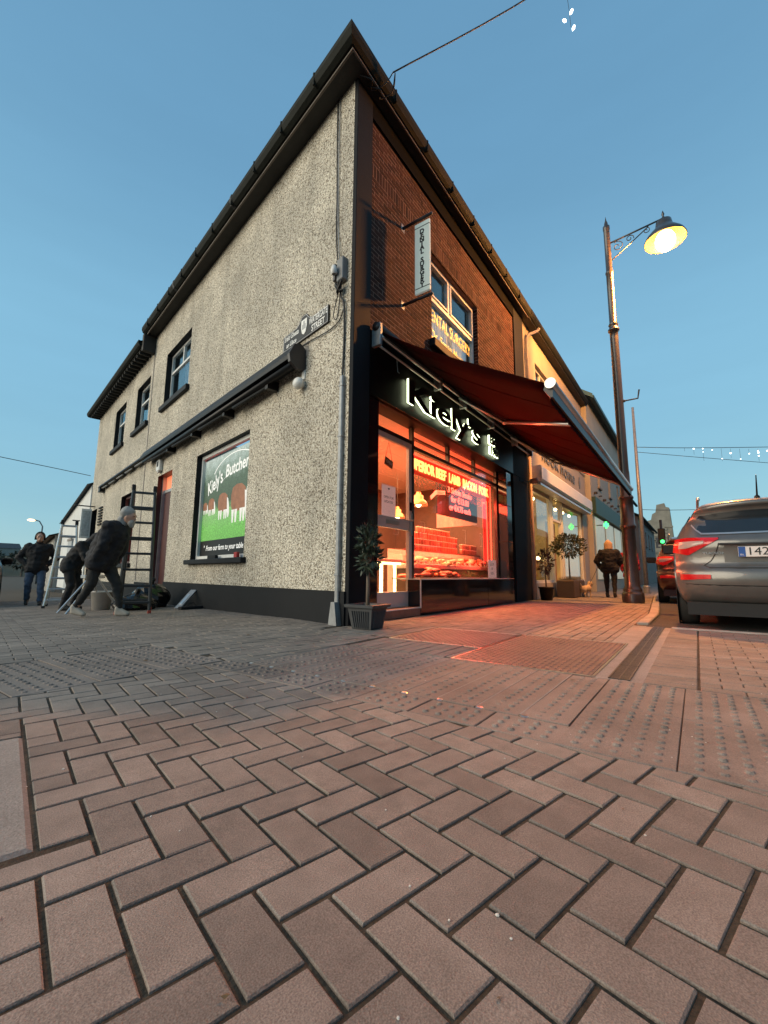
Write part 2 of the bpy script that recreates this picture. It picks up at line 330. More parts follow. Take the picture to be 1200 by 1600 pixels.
CAMX, CAMY = -4.114, -3.5234
def area(p): return abs(sum(p[k][0]*p[(k+1)%len(p)][1]-p[(k+1)%len(p)][0]*p[k][1] for k in range(len(p))))/2
def rect(cx, cy, a, L, W):
    c, s = math.cos(a), math.sin(a); return [(cx+c*x-s*y, cy+s*x+c*y) for x, y in ((-L/2,-W/2),(L/2,-W/2),(L/2,W/2),(-L/2,W/2))]
def inframe(x, y):
    v = Vector((x,y,0)) - Vector((CAMX,CAMY,.62)); d = v.dot(_f)
    return d > .05 and abs(v.dot(_r2)/d) < .92 and -1.24 < v.dot(_u2)/d
def field(struct, bricks, m, name='paver', limit=300, tilt=.006, inset=.0028, jit=.001):
    """bricks: (poly, whole?, cx, cy, ang, L, W)"""
    bricks.sort(key=lambda b: (0 if inframe(b[2],b[3]) else 50) + math.hypot(b[2]-CAMX, b[3]-CAMY))
    cache = {}; rest = MB(); n = 0
    for (poly, whole, cx, cy, a, L, W) in bricks:
        if n < limit and inframe(cx, cy):
            if whole:
                k = (L, W, rnd.randrange(3))
                if k not in cache:
                    q = MB(); slab_mb(q, rect(0,0,0,L,W), inset=inset, g=False); cache[k] = q.mesh(name, m)
                o = link(name, cache[k], struct); o.location = (cx, cy, gz(cx,cy)+rnd.uniform(-1,1)*jit); o.rotation_euler = (rnd.uniform(-1,1)*tilt, rnd.uniform(-1,1)*tilt, a+rnd.uniform(-1,1)*.006)
            else:
                q = MB(); slab_mb(q, [(p[0]-cx,p[1]-cy) for p in poly], inset=inset, g=False); o = link(name, q.mesh(name, m), struct); o.location = (cx, cy, gz(cx,cy))
            n += 1
        else: slab_mb(rest, poly, top=rnd.uniform(-1,1)*jit, inset=inset, tilt=tilt)
    if rest.f: tag(rest.build(name+'_field', m, struct), kind='stuff')
# herringbone road table
road_table = tag(bpy.data.objects.new('road_table', None), kind='structure'); COL.objects.link(road_table)
HA = R(-13.5); Wm = .107; U0 = -2.691-.5*Wm; V0 = -3.709-3*Wm; ca, sa = math.cos(HA), math.sin(HA)
HP = [(1,0,-2.345),(0,1,-.70)]
SL = (-4.2,-3.068,-3.085,-2.17)      # big slab in herringbone axes (u0,u1,v0,v1)
bl = []
def hb(u, v, L, W):
    cx, cy = ca*u-sa*v, sa*u+ca*v
    if not (-8 < cx < -2.1 and -7.5 < cy < -.4): return
    if SL[0] < u-L/2 and u+L/2 < SL[1] and SL[2] < v-W/2 and v+W/2 < SL[3]: return
    p0 = rect(cx, cy, HA, L, W); pl = list(HP)
    if u-L/2 < SL[1]+.012 and SL[2]-.012 < v+W/2 and v-W/2 < SL[3]+.012 and u+L/2 > SL[0]:
        cand = [(-ca,-sa,-(SL[1]+.012)), (-sa,ca,SL[2]-.012), (sa,-ca,-(SL[3]+.012))]
        pl.append(max(cand, key=lambda c_: area(clip(p0,[c_])) if clip(p0,[c_]) else 0))
    p = clip(p0, pl)
    if not p or area(p) < .0012: return
    wh = area(p) > .999*L*W
    if not wh: cx, cy = sum(q[0] for q in p)/len(p), sum(q[1] for q in p)/len(p)
    bl.append((p, wh, cx, cy, HA, L, W))
LB, WB = 2*Wm-.0115, Wm-.0105
for i in range(-60, 60):
    for j in range(-60, 60):
        k = (i+j) % 4
        if k == 0: hb(U0+(i+1)*Wm, V0+(j+.5)*Wm, LB, WB)
        elif k == 2: hb(U0+(i+.5)*Wm, V0+(j+1)*Wm, WB, LB)
field(road_table, bl, M_paver, tilt=.008)
q = MB(); slab_mb(q, [(ca*u-sa*v, sa*u+ca*v) for u, v in ((SL[0],SL[2]),(SL[1],SL[2]+.03),(SL[1],SL[3]),(SL[0],SL[3]))], top=.002, inset=.012, low=.008, g=False); q.build('concrete_slab', M_conc, road_table)

# pavement: running bond fields
pavement = tag(bpy.data.objects.new('pavement', None), kind='structure'); COL.objects.link(pavement)
bl = []
COV = [(-.47,.58,-1.965,-.98),(-1.05,.62,-2.95,-1.955)]
def add(cx, cy, a, L, W, planes, skip=None):
    p0 = rect(cx, cy, a, L, W)
    for c in COV:
        if c[0] < cx < c[1] and c[2] < cy < c[3]: return
    p = clip(p0, planes)
    if p:
        for c in COV:                     # trim against the cover frames
            if any(c[0] < x < c[1] and c[2] < y < c[3] for x, y in p):
                if c[2]-.11 < cy < c[3]+.11:
                    p = clip(p, [(-1,0,-c[1])]) if cx > c[1] else clip(p, [(1,0,c[0])]) if cx < c[0] else clip(p, [(0,-1,-c[3])]) if cy > c[3] else clip(p, [(0,1,c[2])])
                if not p: return
    if not p or area(p) < .0012: return
    wh = area(p) > .999*L*W
    if not wh: cx, cy = sum(q[0] for q in p)/len(p), sum(q[1] for q in p)/len(p)
    bl.append((p, wh, cx, cy, a, L, W))
J = .007
# side street field: courses across the street
aw = WA - math.pi/2
PL_side = [(math.sin(WA), -math.cos(WA), -.015)]        # left of the side wall
for i in range(-18, 128):
    s = i*.105
    for j in range(-36, 4):
        o = -(j + (.5 if i % 2 else 0))*.205
        c = WD*s + WN*o; cx, cy = c.x, c.y
        if cy < -1.0 or cy > 12.4: continue
        if cx < -2.16 and cy < .30: continue
        if cx > -.40 and cy < -.02: continue
        pl = list(PL_side)
        if cx > -.6 and cy < .05: pl = [(1,0,-.405)]
        if cy < .35 and cx < -1.9: pl.append((-1,0,2.134))
        elif cy < .6 and cx < -2.13: pl.append((0,-1,-.345))
        if cy < -.8: pl.append((0,-1,.895))
        add(cx, cy, aw, .205-J, .105-J, pl)
# front field: courses along the street
for i in range(0, 27):
    cy = -.06 - i*.105
    for j in range(-8, 64):
        cx = -.30 + (j + (.5 if i % 2 else 0))*.205
        if cx < -1.15: continue
        pl = [(-1,0,.395)] if cy > -1.0 else [(-1,0,1.045)]
        if cx < -.2 and cy > -.95: pl = [(-1,0,.395)]
        pl.append((0,1,-.02)); pl.append((0,-1,2.80) if cx < 4.5 else (.06,-1,2.80+.06*4.5)); add(cx, cy, 0, .205-J, .105-J, pl)
# bay field by the kerb: soldier row then courses across
for i in range(0, 32):
    cx = -.99 + i*.105
    add(cx, -3.345, 0, .105-J, .26, [(1,0,2.3)])
    for j in range(-1, 22):
        add(cx, -3.59-(j+(.5 if i % 2 else 0))*.205, 0, .105-J, .205-J, [(1,0,2.3),(0,1,-3.49)])
field(pavement, bl, M_pav2, tilt=.012, inset=.004, jit=.002)
# tactile slabs
def dome(mb, x, y, z, r=.0135, h=.006):
    n = 8; A = [mb.pt((x+r*math.cos(6.2832*k/n), y+r*math.sin(6.2832*k/n), z)) for k in range(n)]; B = [mb.pt((x+r*.6*math.cos(6.2832*k/n), y+r*.6*math.sin(6.2832*k/n), z+h)) for k in range(n)]
    for k in range(n): mb.f.append([A[k],A[(k+1)%n],B[(k+1)%n],B[k]])
    mb.f.append(B)
_tc = {}
def tactile(x0, x1, y0, y1, name='tactile_slab', sp=.066, h=.009, m=None, r=.017):
    L, W = round(x1-x0,3), round(y1-y0,3); k = (L, W, name, h)
    if k not in _tc:
        q = MB(); slab_mb(q, rect(0,0,0,L,W), inset=.003, low=.003, g=False)
        nx, ny = max(1,int((L-.02)/sp)), max(1,int((W-.02)/sp))
        if h:
            for a in range(nx):
                for b in range(ny): dome(q, (a-(nx-1)/2)*sp, (b-(ny-1)/2)*sp, -.0005, r, h*rnd.uniform(.5,1.1))
        _tc[k] = q.mesh(name, m or M_tact)
    o = link(name, _tc[k], pavement); o.location = ((x0+x1)/2, (y0+y1)/2, rnd.uniform(-.001,.002)+gz((x0+x1)/2,(y0+y1)/2)); o.rotation_euler = (rnd.uniform(-1,1)*.004, rnd.uniform(-1,1)*.004, 0); return o
x = -2.14
while x > -6.5:                                        # the two rows on the side street crossing
    tactile(x-.40, x-.004, -.69, -.183); tactile(x-.40, x-.004, -.178, .335); x -= .404
y = -.915
ys_ = []
while y > -3.02:
    tactile(-2.095, -1.065, y-.208, y, 'tactile_cover', h=.007); ys_.append(y); y -= .2125
y2 = -.72; k = 0
while y2 > -3.05:
    d = .21 if y2 < -1.2 else .20
    tactile(-2.34+max(0,.0), -2.105, y2-.33, y2-.004, 'tactile_edge_slab'); y2 -= .334
y -= .004
while y > -8:
    tactile(-2.34, -1.70, y-.376, y); tactile(-1.695, -1.065, y-.376, y); y -= .38
# little lifting eyes at the ends of the covers
for yy in ys_:
    q = MB(); q.lathe([(.002,.004),(.016,.005),(.02,.001),(.024,-.002)], 10); o = q.build('lifting_eye', M_steel, pavement); o.location = (-2.085, yy-.02, .0); o.scale = (.6,1.0,.6)
    q = MB(); q.box(-1.0,0,-.004,.004,-.01,.0012); o = q.build('cover_edge', M_conc, pavement); o.location = (-1.075, yy+.002, 0)
# chequer plate covers
for (x0,x1,y0,y1) in COV:
    q = MB(); slab_mb(q, [(x0+.02,y0+.02),(x1-.02,y0+.02),(x1-.02,y1-.02),(x0+.02,y1-.02)], inset=.003, g=False, top=.0)
    nx, ny = int((x1-x0-.06)/.042), int((y1-y0-.06)/.042)
    for a in range(nx):
        for b in range(ny):
            cx, cy = x0+.04+a*.042, y0+.04+b*.042; t = R(45) if (a+b) % 2 else R(-45); c, s = math.cos(t), math.sin(t)
            pp = [(cx+c*u-s*v, cy+s*u+c*v) for u, v in ((-.019,0),(0,-.006),(.019,0),(0,.006))]
            i0 = [q.pt((*p,-.0004)) for p in pp]; tp = q.pt((cx,cy,.006))
            for e in range(4): q.f.append([i0[e], i0[(e+1)%4], tp])
    q.build('cover_plate', M_tred, pavement)
    q = MB(); frame_rect(MB(), 0,1,0,1,.1,0,1)
    for bx in ((x0,x1,y0,y0+.014),(x0,x1,y1-.014,y1),(x0,x0+.014,y0+.014,y1-.014),(x1-.014,x1,y0+.014,y1-.014)): q.box(bx[0],bx[1],bx[2],bx[3],-.02,.001)
    q.build('cover_frame', M_steel, pavement)
# channel drain and kerb
q = MB(); q.box(-1.05,2.45,-3.215,-2.80,-.03,-.0035); q.build('drain_bed', M_conc, pavement)
M_iron = mat('cast iron', (.05,.045,.045), .45, .4, var=.3, nscale=12, bump=.3)
for k in range(7):
    q = MB(); a = -1.03+k*.495
    q.box(a,a+.485,-3.145,-3.135,-.02,.003); q.box(a,a+.485,-3.035,-3.025,-.02,.003); q.box(a,a+.485,-3.089,-3.081,-.02,.002)
    for e in range(25): q.box(a+.005+e*.0195, a+.017+e*.0195, -3.135,-3.035,-.02,.0015)
    q.build('drain_grate', M_iron, pavement)
def KY(x): return -2.895+.06*min(max(x-4.5,0),9)
kerb = tag(bpy.data.objects.new('kerb', None), kind='structure'); COL.objects.link(kerb)
M_kerb = mat('kerb stone', (.33,.30,.27), .8, var=.2, nscale=6, island=.1, speck=.15, bump=.3)
for k in range(26):
    xa, xb = 2.6+k*.915, 2.6+k*.915+.905; ya, yb = KY(xa), KY(xb); q = MB(Matrix.Translation((xa,ya,0)) @ Matrix.Rotation(math.atan2(yb-ya,xb-xa),4,'Z')); q.bbox(0,.905,-.07,.07,-.1,.028,.012); q.build('kerb_stone', M_kerb, kerb)
for k in range(6):
    q = MB(); q.bbox(2.30,2.40,-3.22-k*.915-.905,-3.22-k*.915,-.1,.012,.008); q.build('kerb_stone', M_kerb, kerb)
q = MB(); q.poly([(12.4,KY(12.4)+.05,-.003),(13.5,KY(13.5)+.05,-.003),(60,KY(60)+.05,-.003),(60,-.02,-.003),(12.4,-.02,-.003)]); tag(q.build('far_pavement', M_pav2), kind='structure')
# dead leaves and crumbs on the paving
M_leaf0 = mat('dead leaf', (.16,.09,.04), .8, var=.4, nscale=40)
q = MB()
for k in range(260):
    x, y = rnd.uniform(-4.4,8), rnd.uniform(-6,6)
    if y > 0 and x > -.1: continue
    r_ = rnd.uniform(.003,.008) if k % 5 else rnd.uniform(.012,.028); a = rnd.uniform(0,6.3); z = gz(x,y)+.003
    q.poly([(x+r_*math.cos(a+t)*e, y+r_*math.sin(a+t)*e, z+rnd.uniform(0,.004)) for t, e in ((0,1),(1.4,.5),(3.1,1),(4.6,.6))])
gq = MB()
for k in range(420):
    x, y = rnd.uniform(-4.2,3), rnd.uniform(-5,4)
    if y > 0 and x > -.1: continue
    r_ = rnd.uniform(.0012,.0032) if k % 9 else rnd.uniform(.003,.0045); gq.ball((x,y,gz(x,y)+.001), r_, 6, 4, (1,1,.6), .2)
tag(gq.build('pale_grit', mat('pale grit', (.62,.58,.52), .8)), 'pale grit and chippings scattered over the paving', 'grit', kind='stuff')
tag(q.build('pavement_litter', M_leaf0), 'scattered crumbs and dead leaves on the paving', 'litter', kind='stuff')

# ------------------------------------------------------------------ the corner building
def fitw(o, width):
    xs = [v.co.x for v in o.data.vertices]; o.scale.x = width/(max(xs)-min(xs)); return o
B = thing('corner_building', 'two storey corner building with pebbledash side, brick front and black butcher shopfront', 'building')
OPS = {'poster': (2.87,5.45,.90,3.2), 'door': (7.13,8.33,-.14,3.2), 'lit': (10.55,12.4,.9,3.15), 'u1': (6.46,8.42,5.2,6.76), 'u2': (9.98,11.5,5.2,6.70), 'u3': (13.0,14.6,5.2,6.76), 'fd': (16.5,17.6,-.4,3.2)}
q = MB(LM); wall_open(q, 0, 9.75, -.3, 7.84, [OPS['poster'],OPS['door'],OPS['u1']], .2); wall_open(q, 9.75, 18, -.5, 7.45, [OPS['lit'],OPS['u2'],OPS['u3'],OPS['fd']], .2)
q.poly([(18,0,-.5),(18,-8,-.5),(18,-8,7.45),(18,0,7.45)])
sidewall = q.build('side_wall', M_peb, B)
# pebbledash returns as dark painted reveals
for k, o in OPS.items():
    q = MB(LM); reveals(q, o, .24); q.build('reveal', M_maroon if k == 'door' else M_dark, B)
q = MB(LM); q.box(.0,7.13,0,.025,-.3,.41); q.box(8.33,9.75,0,.025,-.4,.36); q.box(9.75,16.5,0,.025,-.5,.3); q.build('plinth', M_dark, B)
q = MB(LM); q.box(9.70,9.76,0,.012,.4,7.45); q.build('render_joint', M_conc, B)
def win(q0, style, sill=True):
    a,b,c,d = q0; wo = MB(LM)
    frame_rect(wo, a+.01,b-.01,c+.01,d-.01,.06,-.2,-.14)
    tz = c+(d-c)*.64; wo.box(a+.07,b-.07,-.2,-.14,tz-.03,tz+.03)
    if style == 2: wo.box((a+b)/2-.03,(a+b)/2+.03,-.2,-.14,tz+.03,d-.07)
    w_ = wo.build('window', M_white, B)
    g = MB(LM); g.box(a+.07,b-.07,-.18,-.172,c+.07,d-.07); g.build('pane', M_glass, w_)
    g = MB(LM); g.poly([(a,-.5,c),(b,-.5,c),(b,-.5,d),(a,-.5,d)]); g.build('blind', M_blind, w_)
    g = MB(LM)
    for k in range(int((b-a)/.12)): g.box(a+.05+k*.12,a+.07+k*.12,-.49,-.47,c,d)
    g.build('curtain_fold', M_inner, w_)
    g = MB(LM); g.bbox(a-.12,b+.12,-.05,.09,c-.14,c,.01); g.build('sill', M_dark, w_)
win(OPS['u1'],2); win(OPS['u2'],1); win(OPS['u3'],1)
# lit side window, side doors
a,b,c,d = OPS['lit']; wo = MB(LM); frame_rect(wo,a+.01,b-.01,c,d-.01,.07,-.2,-.13); wo.box((a+b)/2-.03,(a+b)/2+.03,-.2,-.13,c+.07,d-.07); w_ = wo.build('window', M_maroon, B)
M_litred = mat('lit interior panel', (.6,.2,.1), .8, emis=(1,.22,.1), es=.9, var=.3, nscale=3)
M_litwh = mat('lit interior wall', (.7,.6,.5), .8, emis=(1,.6,.45), es=.7)
g = MB(LM); g.box(a+.08,b-.08,-.17,-.165,c+.07,d-.07); g.build('pane', M_shopglass, w_)
g = MB(LM); g.box(a,a+1.0,-.62,-.6,c,d); g.build('lit_panel', M_litred, w_); g = MB(LM); g.box(a+1.0,b,-.62,-.6,c,d); g.build('lit_panel', M_litwh, w_)
g = MB(LM); g.bbox(a-.1,b+.1,-.05,.08,c-.12,c,.01); g.build('sill', M_dark, w_)
a,b,c,d = OPS['door']; g = MB(LM); g.box(a+.01,b-.01,-.235,-.19,c,2.75); do = g.build('door', M_maroon, B); tag(do, 'dark maroon side door set back in the wall')
g = MB(LM); g.box(a+.01,b-.01,-.25,-.17,2.75,2.83); g.box(a+.0,a+.06,-.25,-.12,c,d); g.box(b-.06,b,-.25,-.12,c,d); g.build('door_frame', M_alu, do)
g = MB(LM); g.box(a+.06,b-.06,-.22,-.215,2.83,d); g.build('overlight', M_litred, do); g = MB(LM); g.cyl((a+.15,-.19,1.05),(a+.15,-.14,1.05),.02); g.cyl((a+.15,-.14,1.05),(a+.27,-.14,1.05),.012); g.build('handle', M_alu, do)
g = MB(LM); g.bbox(a-.05,b+.05,-.2,.28,-.2,-.02,.01); g.build('doorstep', M_dark, B)
a,b,c,d = OPS['fd']; g = MB(LM); g.box(a,b,-.24,-.2,c,d); g.build('door', M_inner, B)
g = MB(LM)
for k in range(7): g.box(15.3,15.95,0,.05,2.45+k*.11,2.5+k*.11)
g.build('vent_grille', M_dark, B)
# --- front: corner pilaster, brick wall
q = MB(); q.bbox(0,.36,-.05,.02,0,7.84,.006); q.build('pilaster', M_pil, B)
q = MB(FM); q.box(6.62,7.36,-.02,.045,3.0,7.84); q.build('pilaster', M_pil, B)
DW = (2.2,4.27,4.75,6.5)
q = MB(FM); wall_open(q, .36, 6.62, 3.9, 7.84, [DW], .2, o=.0085); reveals(q, DW, .2, o=.0085); bw = q.build('brick_wall', M_mort, B)
bricks = []; ch = .075; bh = .064; blen = .215
z = 3.95; row = 0
soldier_z = (6.56, 6.785)
while z < 7.5:
    if abs(z-soldier_z[0]) < ch/2:
        n = int((6.62-.37)/.075)
        for k in range(n): bricks.append((.37+k*.075+.033, z+.107, .064, .215))
        z += .225; row += 1; continue
    x = .365 - (.1125 if row % 2 else 0)
    while x < 6.61:
        x0, x1 = max(x,.365), min(x+blen,6.615)
        segs = [(x0,x1)]
        if DW[2]-.03 < z+.03 < DW[3]+.01:
            segs = []
            if x0 < DW[0]-.004: segs.append((x0,min(x1,DW[0])))
            if x1 > DW[1]+.004: segs.append((max(x0,DW[1]),x1))
        for s0, s1 in segs:
            if s1-s0 > .03: bricks.append(((s0+s1)/2, z+bh/2, s1-s0, bh))
        x += .225
    z += ch; row += 1
bricks.sort(key=lambda b: -1/((b[0]-CAMX)**2+12.4+(b[1]-.6)**2)*(1/math.sqrt((b[0]-CAMX)**2+12.4)) if b[1] > 4.25 else 9)
rest = MB(); bc = {}
for k, (x, z, L, Hh) in enumerate(bricks):
    if k < 300:
        key = (round(L,3), Hh)
        if key not in bc: t = MB(); t.bbox(-L/2,L/2,-.012,.02,-Hh/2,Hh/2,.004); bc[key] = t.mesh('brick', M_brick)
        o = link('brick', bc[key], bw); o.location = (x, rnd.uniform(-.002,.003), z)
    else:
        dy = rnd.uniform(-.002,.003); rest.bbox(x-L/2,x+L/2,-.012+dy,.02+dy,z-Hh/2,z+Hh/2,.004)
tag(rest.build('brick_courses', M_brick, bw), kind='stuff')
for k in range(int((DW[3]-DW[2])/.075)):                 # brick jamb returns of the first floor window
    t = MB(); t.bbox(DW[1]-.004,DW[1]+.02,.0,.19,DW[2]+k*.075,DW[2]+k*.075+.064,.004); t.build('brick', M_brick, bw)
# frieze board under the soffit
q = MB(FM); q.box(.36,6.62,-.01,.05,7.5,7.84); q.build('frieze_board', mat('frieze paint', (.008,.008,.008), .95, spec=.05), B)
# first floor window with gold lettering
a,b,c,d = DW; wo = MB(FM); y0, y1 = -.17,-.10
frame_rect(wo,a+.005,b-.005,c+.02,d-.005,.06,y0,y1); tz = 5.72; wo.box(a+.065,b-.065,y0,y1,tz-.04,tz+.04); wo.box(3.05,3.13,y0,y1,tz+.04,d-.065)
frame_rect(wo,a+.075,3.045,tz+.045,d-.075,.035,y0+.01,y1+.02); frame_rect(wo,3.135,b-.075,tz+.045,d-.075,.035,y0+.01,y1+.02)
dwin = wo.build('window', M_white, B)
for (p0,p1,p2,p3) in ((a+.06,3.05,tz+.04,d-.06),(3.13,b-.06,tz+.04,d-.06),(a+.06,b-.06,c+.08,tz-.04)):
    g = MB(FM); g.box(p0,p1,-.15,-.143,p2,p3); g.build('pane', M_glass, dwin)
g = MB(FM); g.bbox(a-.09,b+.09,-.1,.12,c-.16,c,.012); g.build('sill', M_dark, dwin)
for k in range(22):
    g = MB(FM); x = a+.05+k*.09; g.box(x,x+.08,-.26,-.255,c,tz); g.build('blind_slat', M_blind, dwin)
g = MB(FM); g.poly([(a-.2,-.7,c),(b+.2,-.7,c),(b+.2,-.7,d),(a-.2,-.7,d)]); g.build('room_wall', M_inner, dwin)
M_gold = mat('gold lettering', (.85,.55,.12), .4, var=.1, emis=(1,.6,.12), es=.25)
fitw(text('lettering','DENTAL SURGERY',.34,M_gold,dwin,(3.2,.135,5.42),FR,.003,off=.001),1.9)
fitw(text('lettering','Dr. Susan Murray',.24,M_gold,dwin,(3.2,.135,5.06),FR,.003,off=.001),1.55)
# --- eaves
def tip(dl, dr): return Vector(((dl + dr*WN.y)/WN.x, -dr, 0))
def sweep(prof, s_end, x_end, name, m, ratio=.75, close=True):
    mb = MB(); rows = []
    for (o, z) in prof:
        A = WD*s_end + WN*o; Tt = tip(o, o*ratio)
        rows.append([mb.pt((A.x,A.y,z)), mb.pt((Tt.x,Tt.y,z)), mb.pt((x_end,-o*ratio,z))])
    n = len(prof)
    for i in range(n if close else n-1):
        j = (i+1) % n
        for k in range(2): mb.f.append([rows[i][k],rows[i][k+1],rows[j][k+1],rows[j][k]])
    if close: mb.f.append([r_[0] for r_ in rows]); mb.f.append([r_[2] for r_ in rows][::-1])
    return mb.build(name, m, B)
sweep([(-.1,7.84),(.27,7.84),(.27,7.90),(-.1,7.90)], 9.75, 7.4, 'soffit', M_soff)
sweep([(.255,7.815),(.285,7.815),(.285,7.842),(.255,7.842)], 9.75, 7.4, 'soffit_bead', M_bead)
sweep([(.272,7.86),(.275,8.06),(.40,8.07),(.405,7.98),(.37,7.90),(.31,7.86)], 9.85, 7.42, 'gutter', M_gut)
q = MB(LM)
for (o0,z0,o1,z1) in ((0,7.45,.32,7.47),): q.box(9.78,18.3,-.1,.34,7.45,7.5)
q.build('soffit', M_soff, B)
q = MB(LM)
for k in range(27): q = MB(LM); q.box(9.86+k*.31, 9.93+k*.31, .0,.33,7.36,7.45); q.build('rafter_foot', M_soff, B)
q = MB(LM); q.prism_x([(.34,7.47),(.35,7.64),(.46,7.65),(.465,7.57),(.43,7.5),(.38,7.47)], 9.86, 18.35); q.build('gutter', M_gut, B)
q = MB(LM); q.bbox(9.70,9.86,.0,.36,7.3,7.84,.01); q.build('eaves_box', M_soff, B)
for k in range(10):
    q = MB(LM); q.bbox(.5+k*.97,.53+k*.97,.27,.412,7.87,8.085,.004); q.build('gutter_bracket', M_gut, B)
for k in range(7):
    q = MB(FM); q.bbox(.6+k*.97,.63+k*.97,.19,.31,7.87,8.085,.004); q.build('gutter_bracket', M_gut, B)
for s_ in (3.4,6.9):
    q = MB(LM); q.prism_x([(.27,7.855),(.272,8.065),(.408,8.076),(.412,7.975),(.376,7.893),(.31,7.852)], s_, s_+.09); q.build('gutter_union', M_dfr0, B)
# roofs
q = MB(); t0 = tip(.33,.25); A = WD*9.8+WN*.33; Bq = Vector((7.4,-.25,0)); rdg = Vector((3.2,4.2,0)); rd2 = WD*9.8 + Vector((4.6,0,0)); rd3 = Vector((7.4,4.4,0))
for tri in ([t0,A,rd2,rdg],[t0,rdg,rd3,Bq]): q.poly([(p.x,p.y,8.05 if i in ((0,1) if tri[1] is A else (0,3)) else 10.1) for i, p in enumerate(tri)])
roof = q.build('roof', M_slate, B)
q = MB(LM); q.poly([(9.8,.4,7.62),(18.35,.4,7.62),(18.35,-4,9.2),(9.8,-4,9.2)]); q.build('lean_to_roof', M_slate, B)
q = MB(LM); q.poly([(9.75,0,7.4),(9.75,-8,7.4),(9.75,-8,10),(9.75,-.3,8.0)]); q.build('gable_end', M_peb, B)

# --- shopfront
M_neon = mat('halo letter side', (.9,.95,.8), .5, emis=(.90,1.0,.62), es=3.6)
q = MB(FM); q.box(.37,6.15,-.02,.05,3.10,4.04); fas = q.build('fascia', mat('fascia black', (.004,.004,.004), .35, spec=.25), B)
q = MB(); q.box(.37,7.3,-.02,.32,3.10,3.13); q.build('fascia_soffit', M_black, B)
q = MB(); q.box(.372,.64,-.005,.26,0,3.10); q.build('tile_pier', M_tile, B)
for (x0,x1) in ((1.79,4.47),(4.485,6.1)):
    q = MB(); q.bbox(x0,x1,-.006,.24,.015,.545,.003); q.build('stall_tile', M_tile, B)
q = MB(); q.box(1.785,5.76,-.009,.012,.545,.562); q.box(1.785,1.80,-.009,.25,.545,.562); q.box(1.779,1.795,-.010,.006,.11,.545); q.box(.64,1.779,-.010,.006,.115,.13); q.build('tile_trim', M_white, B)
q = MB(); q.box(1.80,6.1,.012,.40,.54,.552); q.build('window_ledge', M_alu, B)
q = MB(); q.bbox(.64,1.784,.0,.6,.0,.125,.004); q.build('doorstep', mat('step tile', (.28,.13,.09), .5, var=.25, nscale=8), B)
for (z0,z1) in ((.56,1.4),(1.41,2.25),(2.26,3.1)):
    q = MB(); q.bbox(5.76,6.15,-.006,.24,z0,z1,.003); q.build('pier_tile', M_tile, B)
q = MB(); q.bbox(6.15,7.36,-.04,.02,0,3.1,.006); q.box(6.15,7.36,-.05,.02,3.1,4.1); q.build('end_pier', M_pil, B)
# glazing
GY = .25
M_dfr = mat('dark window frame', (.03,.025,.025), .4, var=.15)
sg = MB(); 
for x in (1.93,3.25,4.46,5.72): sg.box(x-.03,x+.03,GY-.03,GY+.04,2.79 if x != 1.93 and x != 5.72 else .55,3.1)
sg.box(1.96,5.75,GY-.03,GY+.04,2.73,2.79); sg.box(1.96,5.72,GY-.03,GY+.04,2.92,2.945); sg.box(.64,1.9,GY-.03,GY+.04,2.80,2.86)
swin = sg.build('shop_window', M_dfr, B)
g = MB(); g.box(1.96,5.70,GY,GY+.008,.56,2.73); g.build('pane', M_shopglass, swin)
for (x0,x1) in ((.64,1.9),(1.96,3.22),(3.28,4.43),(4.49,5.69)):
    g = MB(); g.box(x0,x1,GY,GY+.006,2.80 if x0 > 1 else 2.87,3.08); g.build('transom_pane', M_shopglass, swin)
dg = MB(); frame_rect(dg,.66,1.90,.13,2.80,.085,GY-.02,GY+.04); dg.box(.745,1.815,GY-.02,GY+.04,1.33,1.50); dg.box(.745,1.815,GY-.02,GY+.04,.215,.36)
sdoor = dg.build('shop_door', mat('white door metal', (.60,.58,.56), .4, var=.06), B); tag(sdoor, 'aluminium framed glass shop door')
g = MB(); g.box(.745,1.815,GY+.005,GY+.012,.36,1.33); g.build('pane', M_shopglass, sdoor); g = MB(); g.box(.745,1.815,GY+.005,GY+.012,1.50,2.715); g.build('pane', M_shopglass, sdoor)
g = MB(); g.bbox(1.17,1.52,GY-.032,GY-.018,1.38,1.45,.004); g.build('letter_plate', M_steel, sdoor)
g = MB(); g.bbox(1.825,1.89,GY-.045,GY-.02,1.25,1.62,.006); g.cyl((1.857,GY-.045,1.5),(1.857,GY-.075,1.5),.018); g.build('handle', M_steel, sdoor)
g = MB(); g.bbox(1.83,1.89,GY-.04,GY-.02,1.66,1.8,.006); g.build('lock', M_black, sdoor)
# paper notices and hanging board
M_paper = mat('paper', (.72,.66,.64), .8, var=.05); M_blpap = mat('backlit paper', (.72,.62,.6), .8, var=.05, emis=(1,.52,.45), es=.38); M_ink = mat('ink', (.03,.03,.03), .8)
pn = tag(MB().box(1.1,1.47,GY+.014,GY+.017,1.50,1.99).build('notice', M_blpap), 'printed paper notice taped inside the glass shop door', 'notice')
for k, (tx, sz) in enumerate((('OPEN FOR',.055),('UPDATES!',.055),('-  -  -',.03),('- - - -',.03))): text('lettering', tx, sz, M_ink, pn, (1.285,GY+.0135,1.80-k*.07), FR, .0002)
tri = MB(FM); tri.prism_y([(1.255,1.95),(1.315,1.95),(1.285,1.915)], -GY-.0138,-GY-.0132); tri.build('printed_mark', M_ink, pn)
ob = MB(); ob.T = Matrix.Translation((1.33,.3,2.37)) @ Matrix.Rotation(R(12),4,'Y'); ob.bbox(-.11,.11,-.008,.008,-.065,.065,.004); o = ob.build('hanging_board', mat('dark board', (.10,.06,.05), .6)); tag(o, 'small dark open board hanging on a string in the shop door', 'sign')
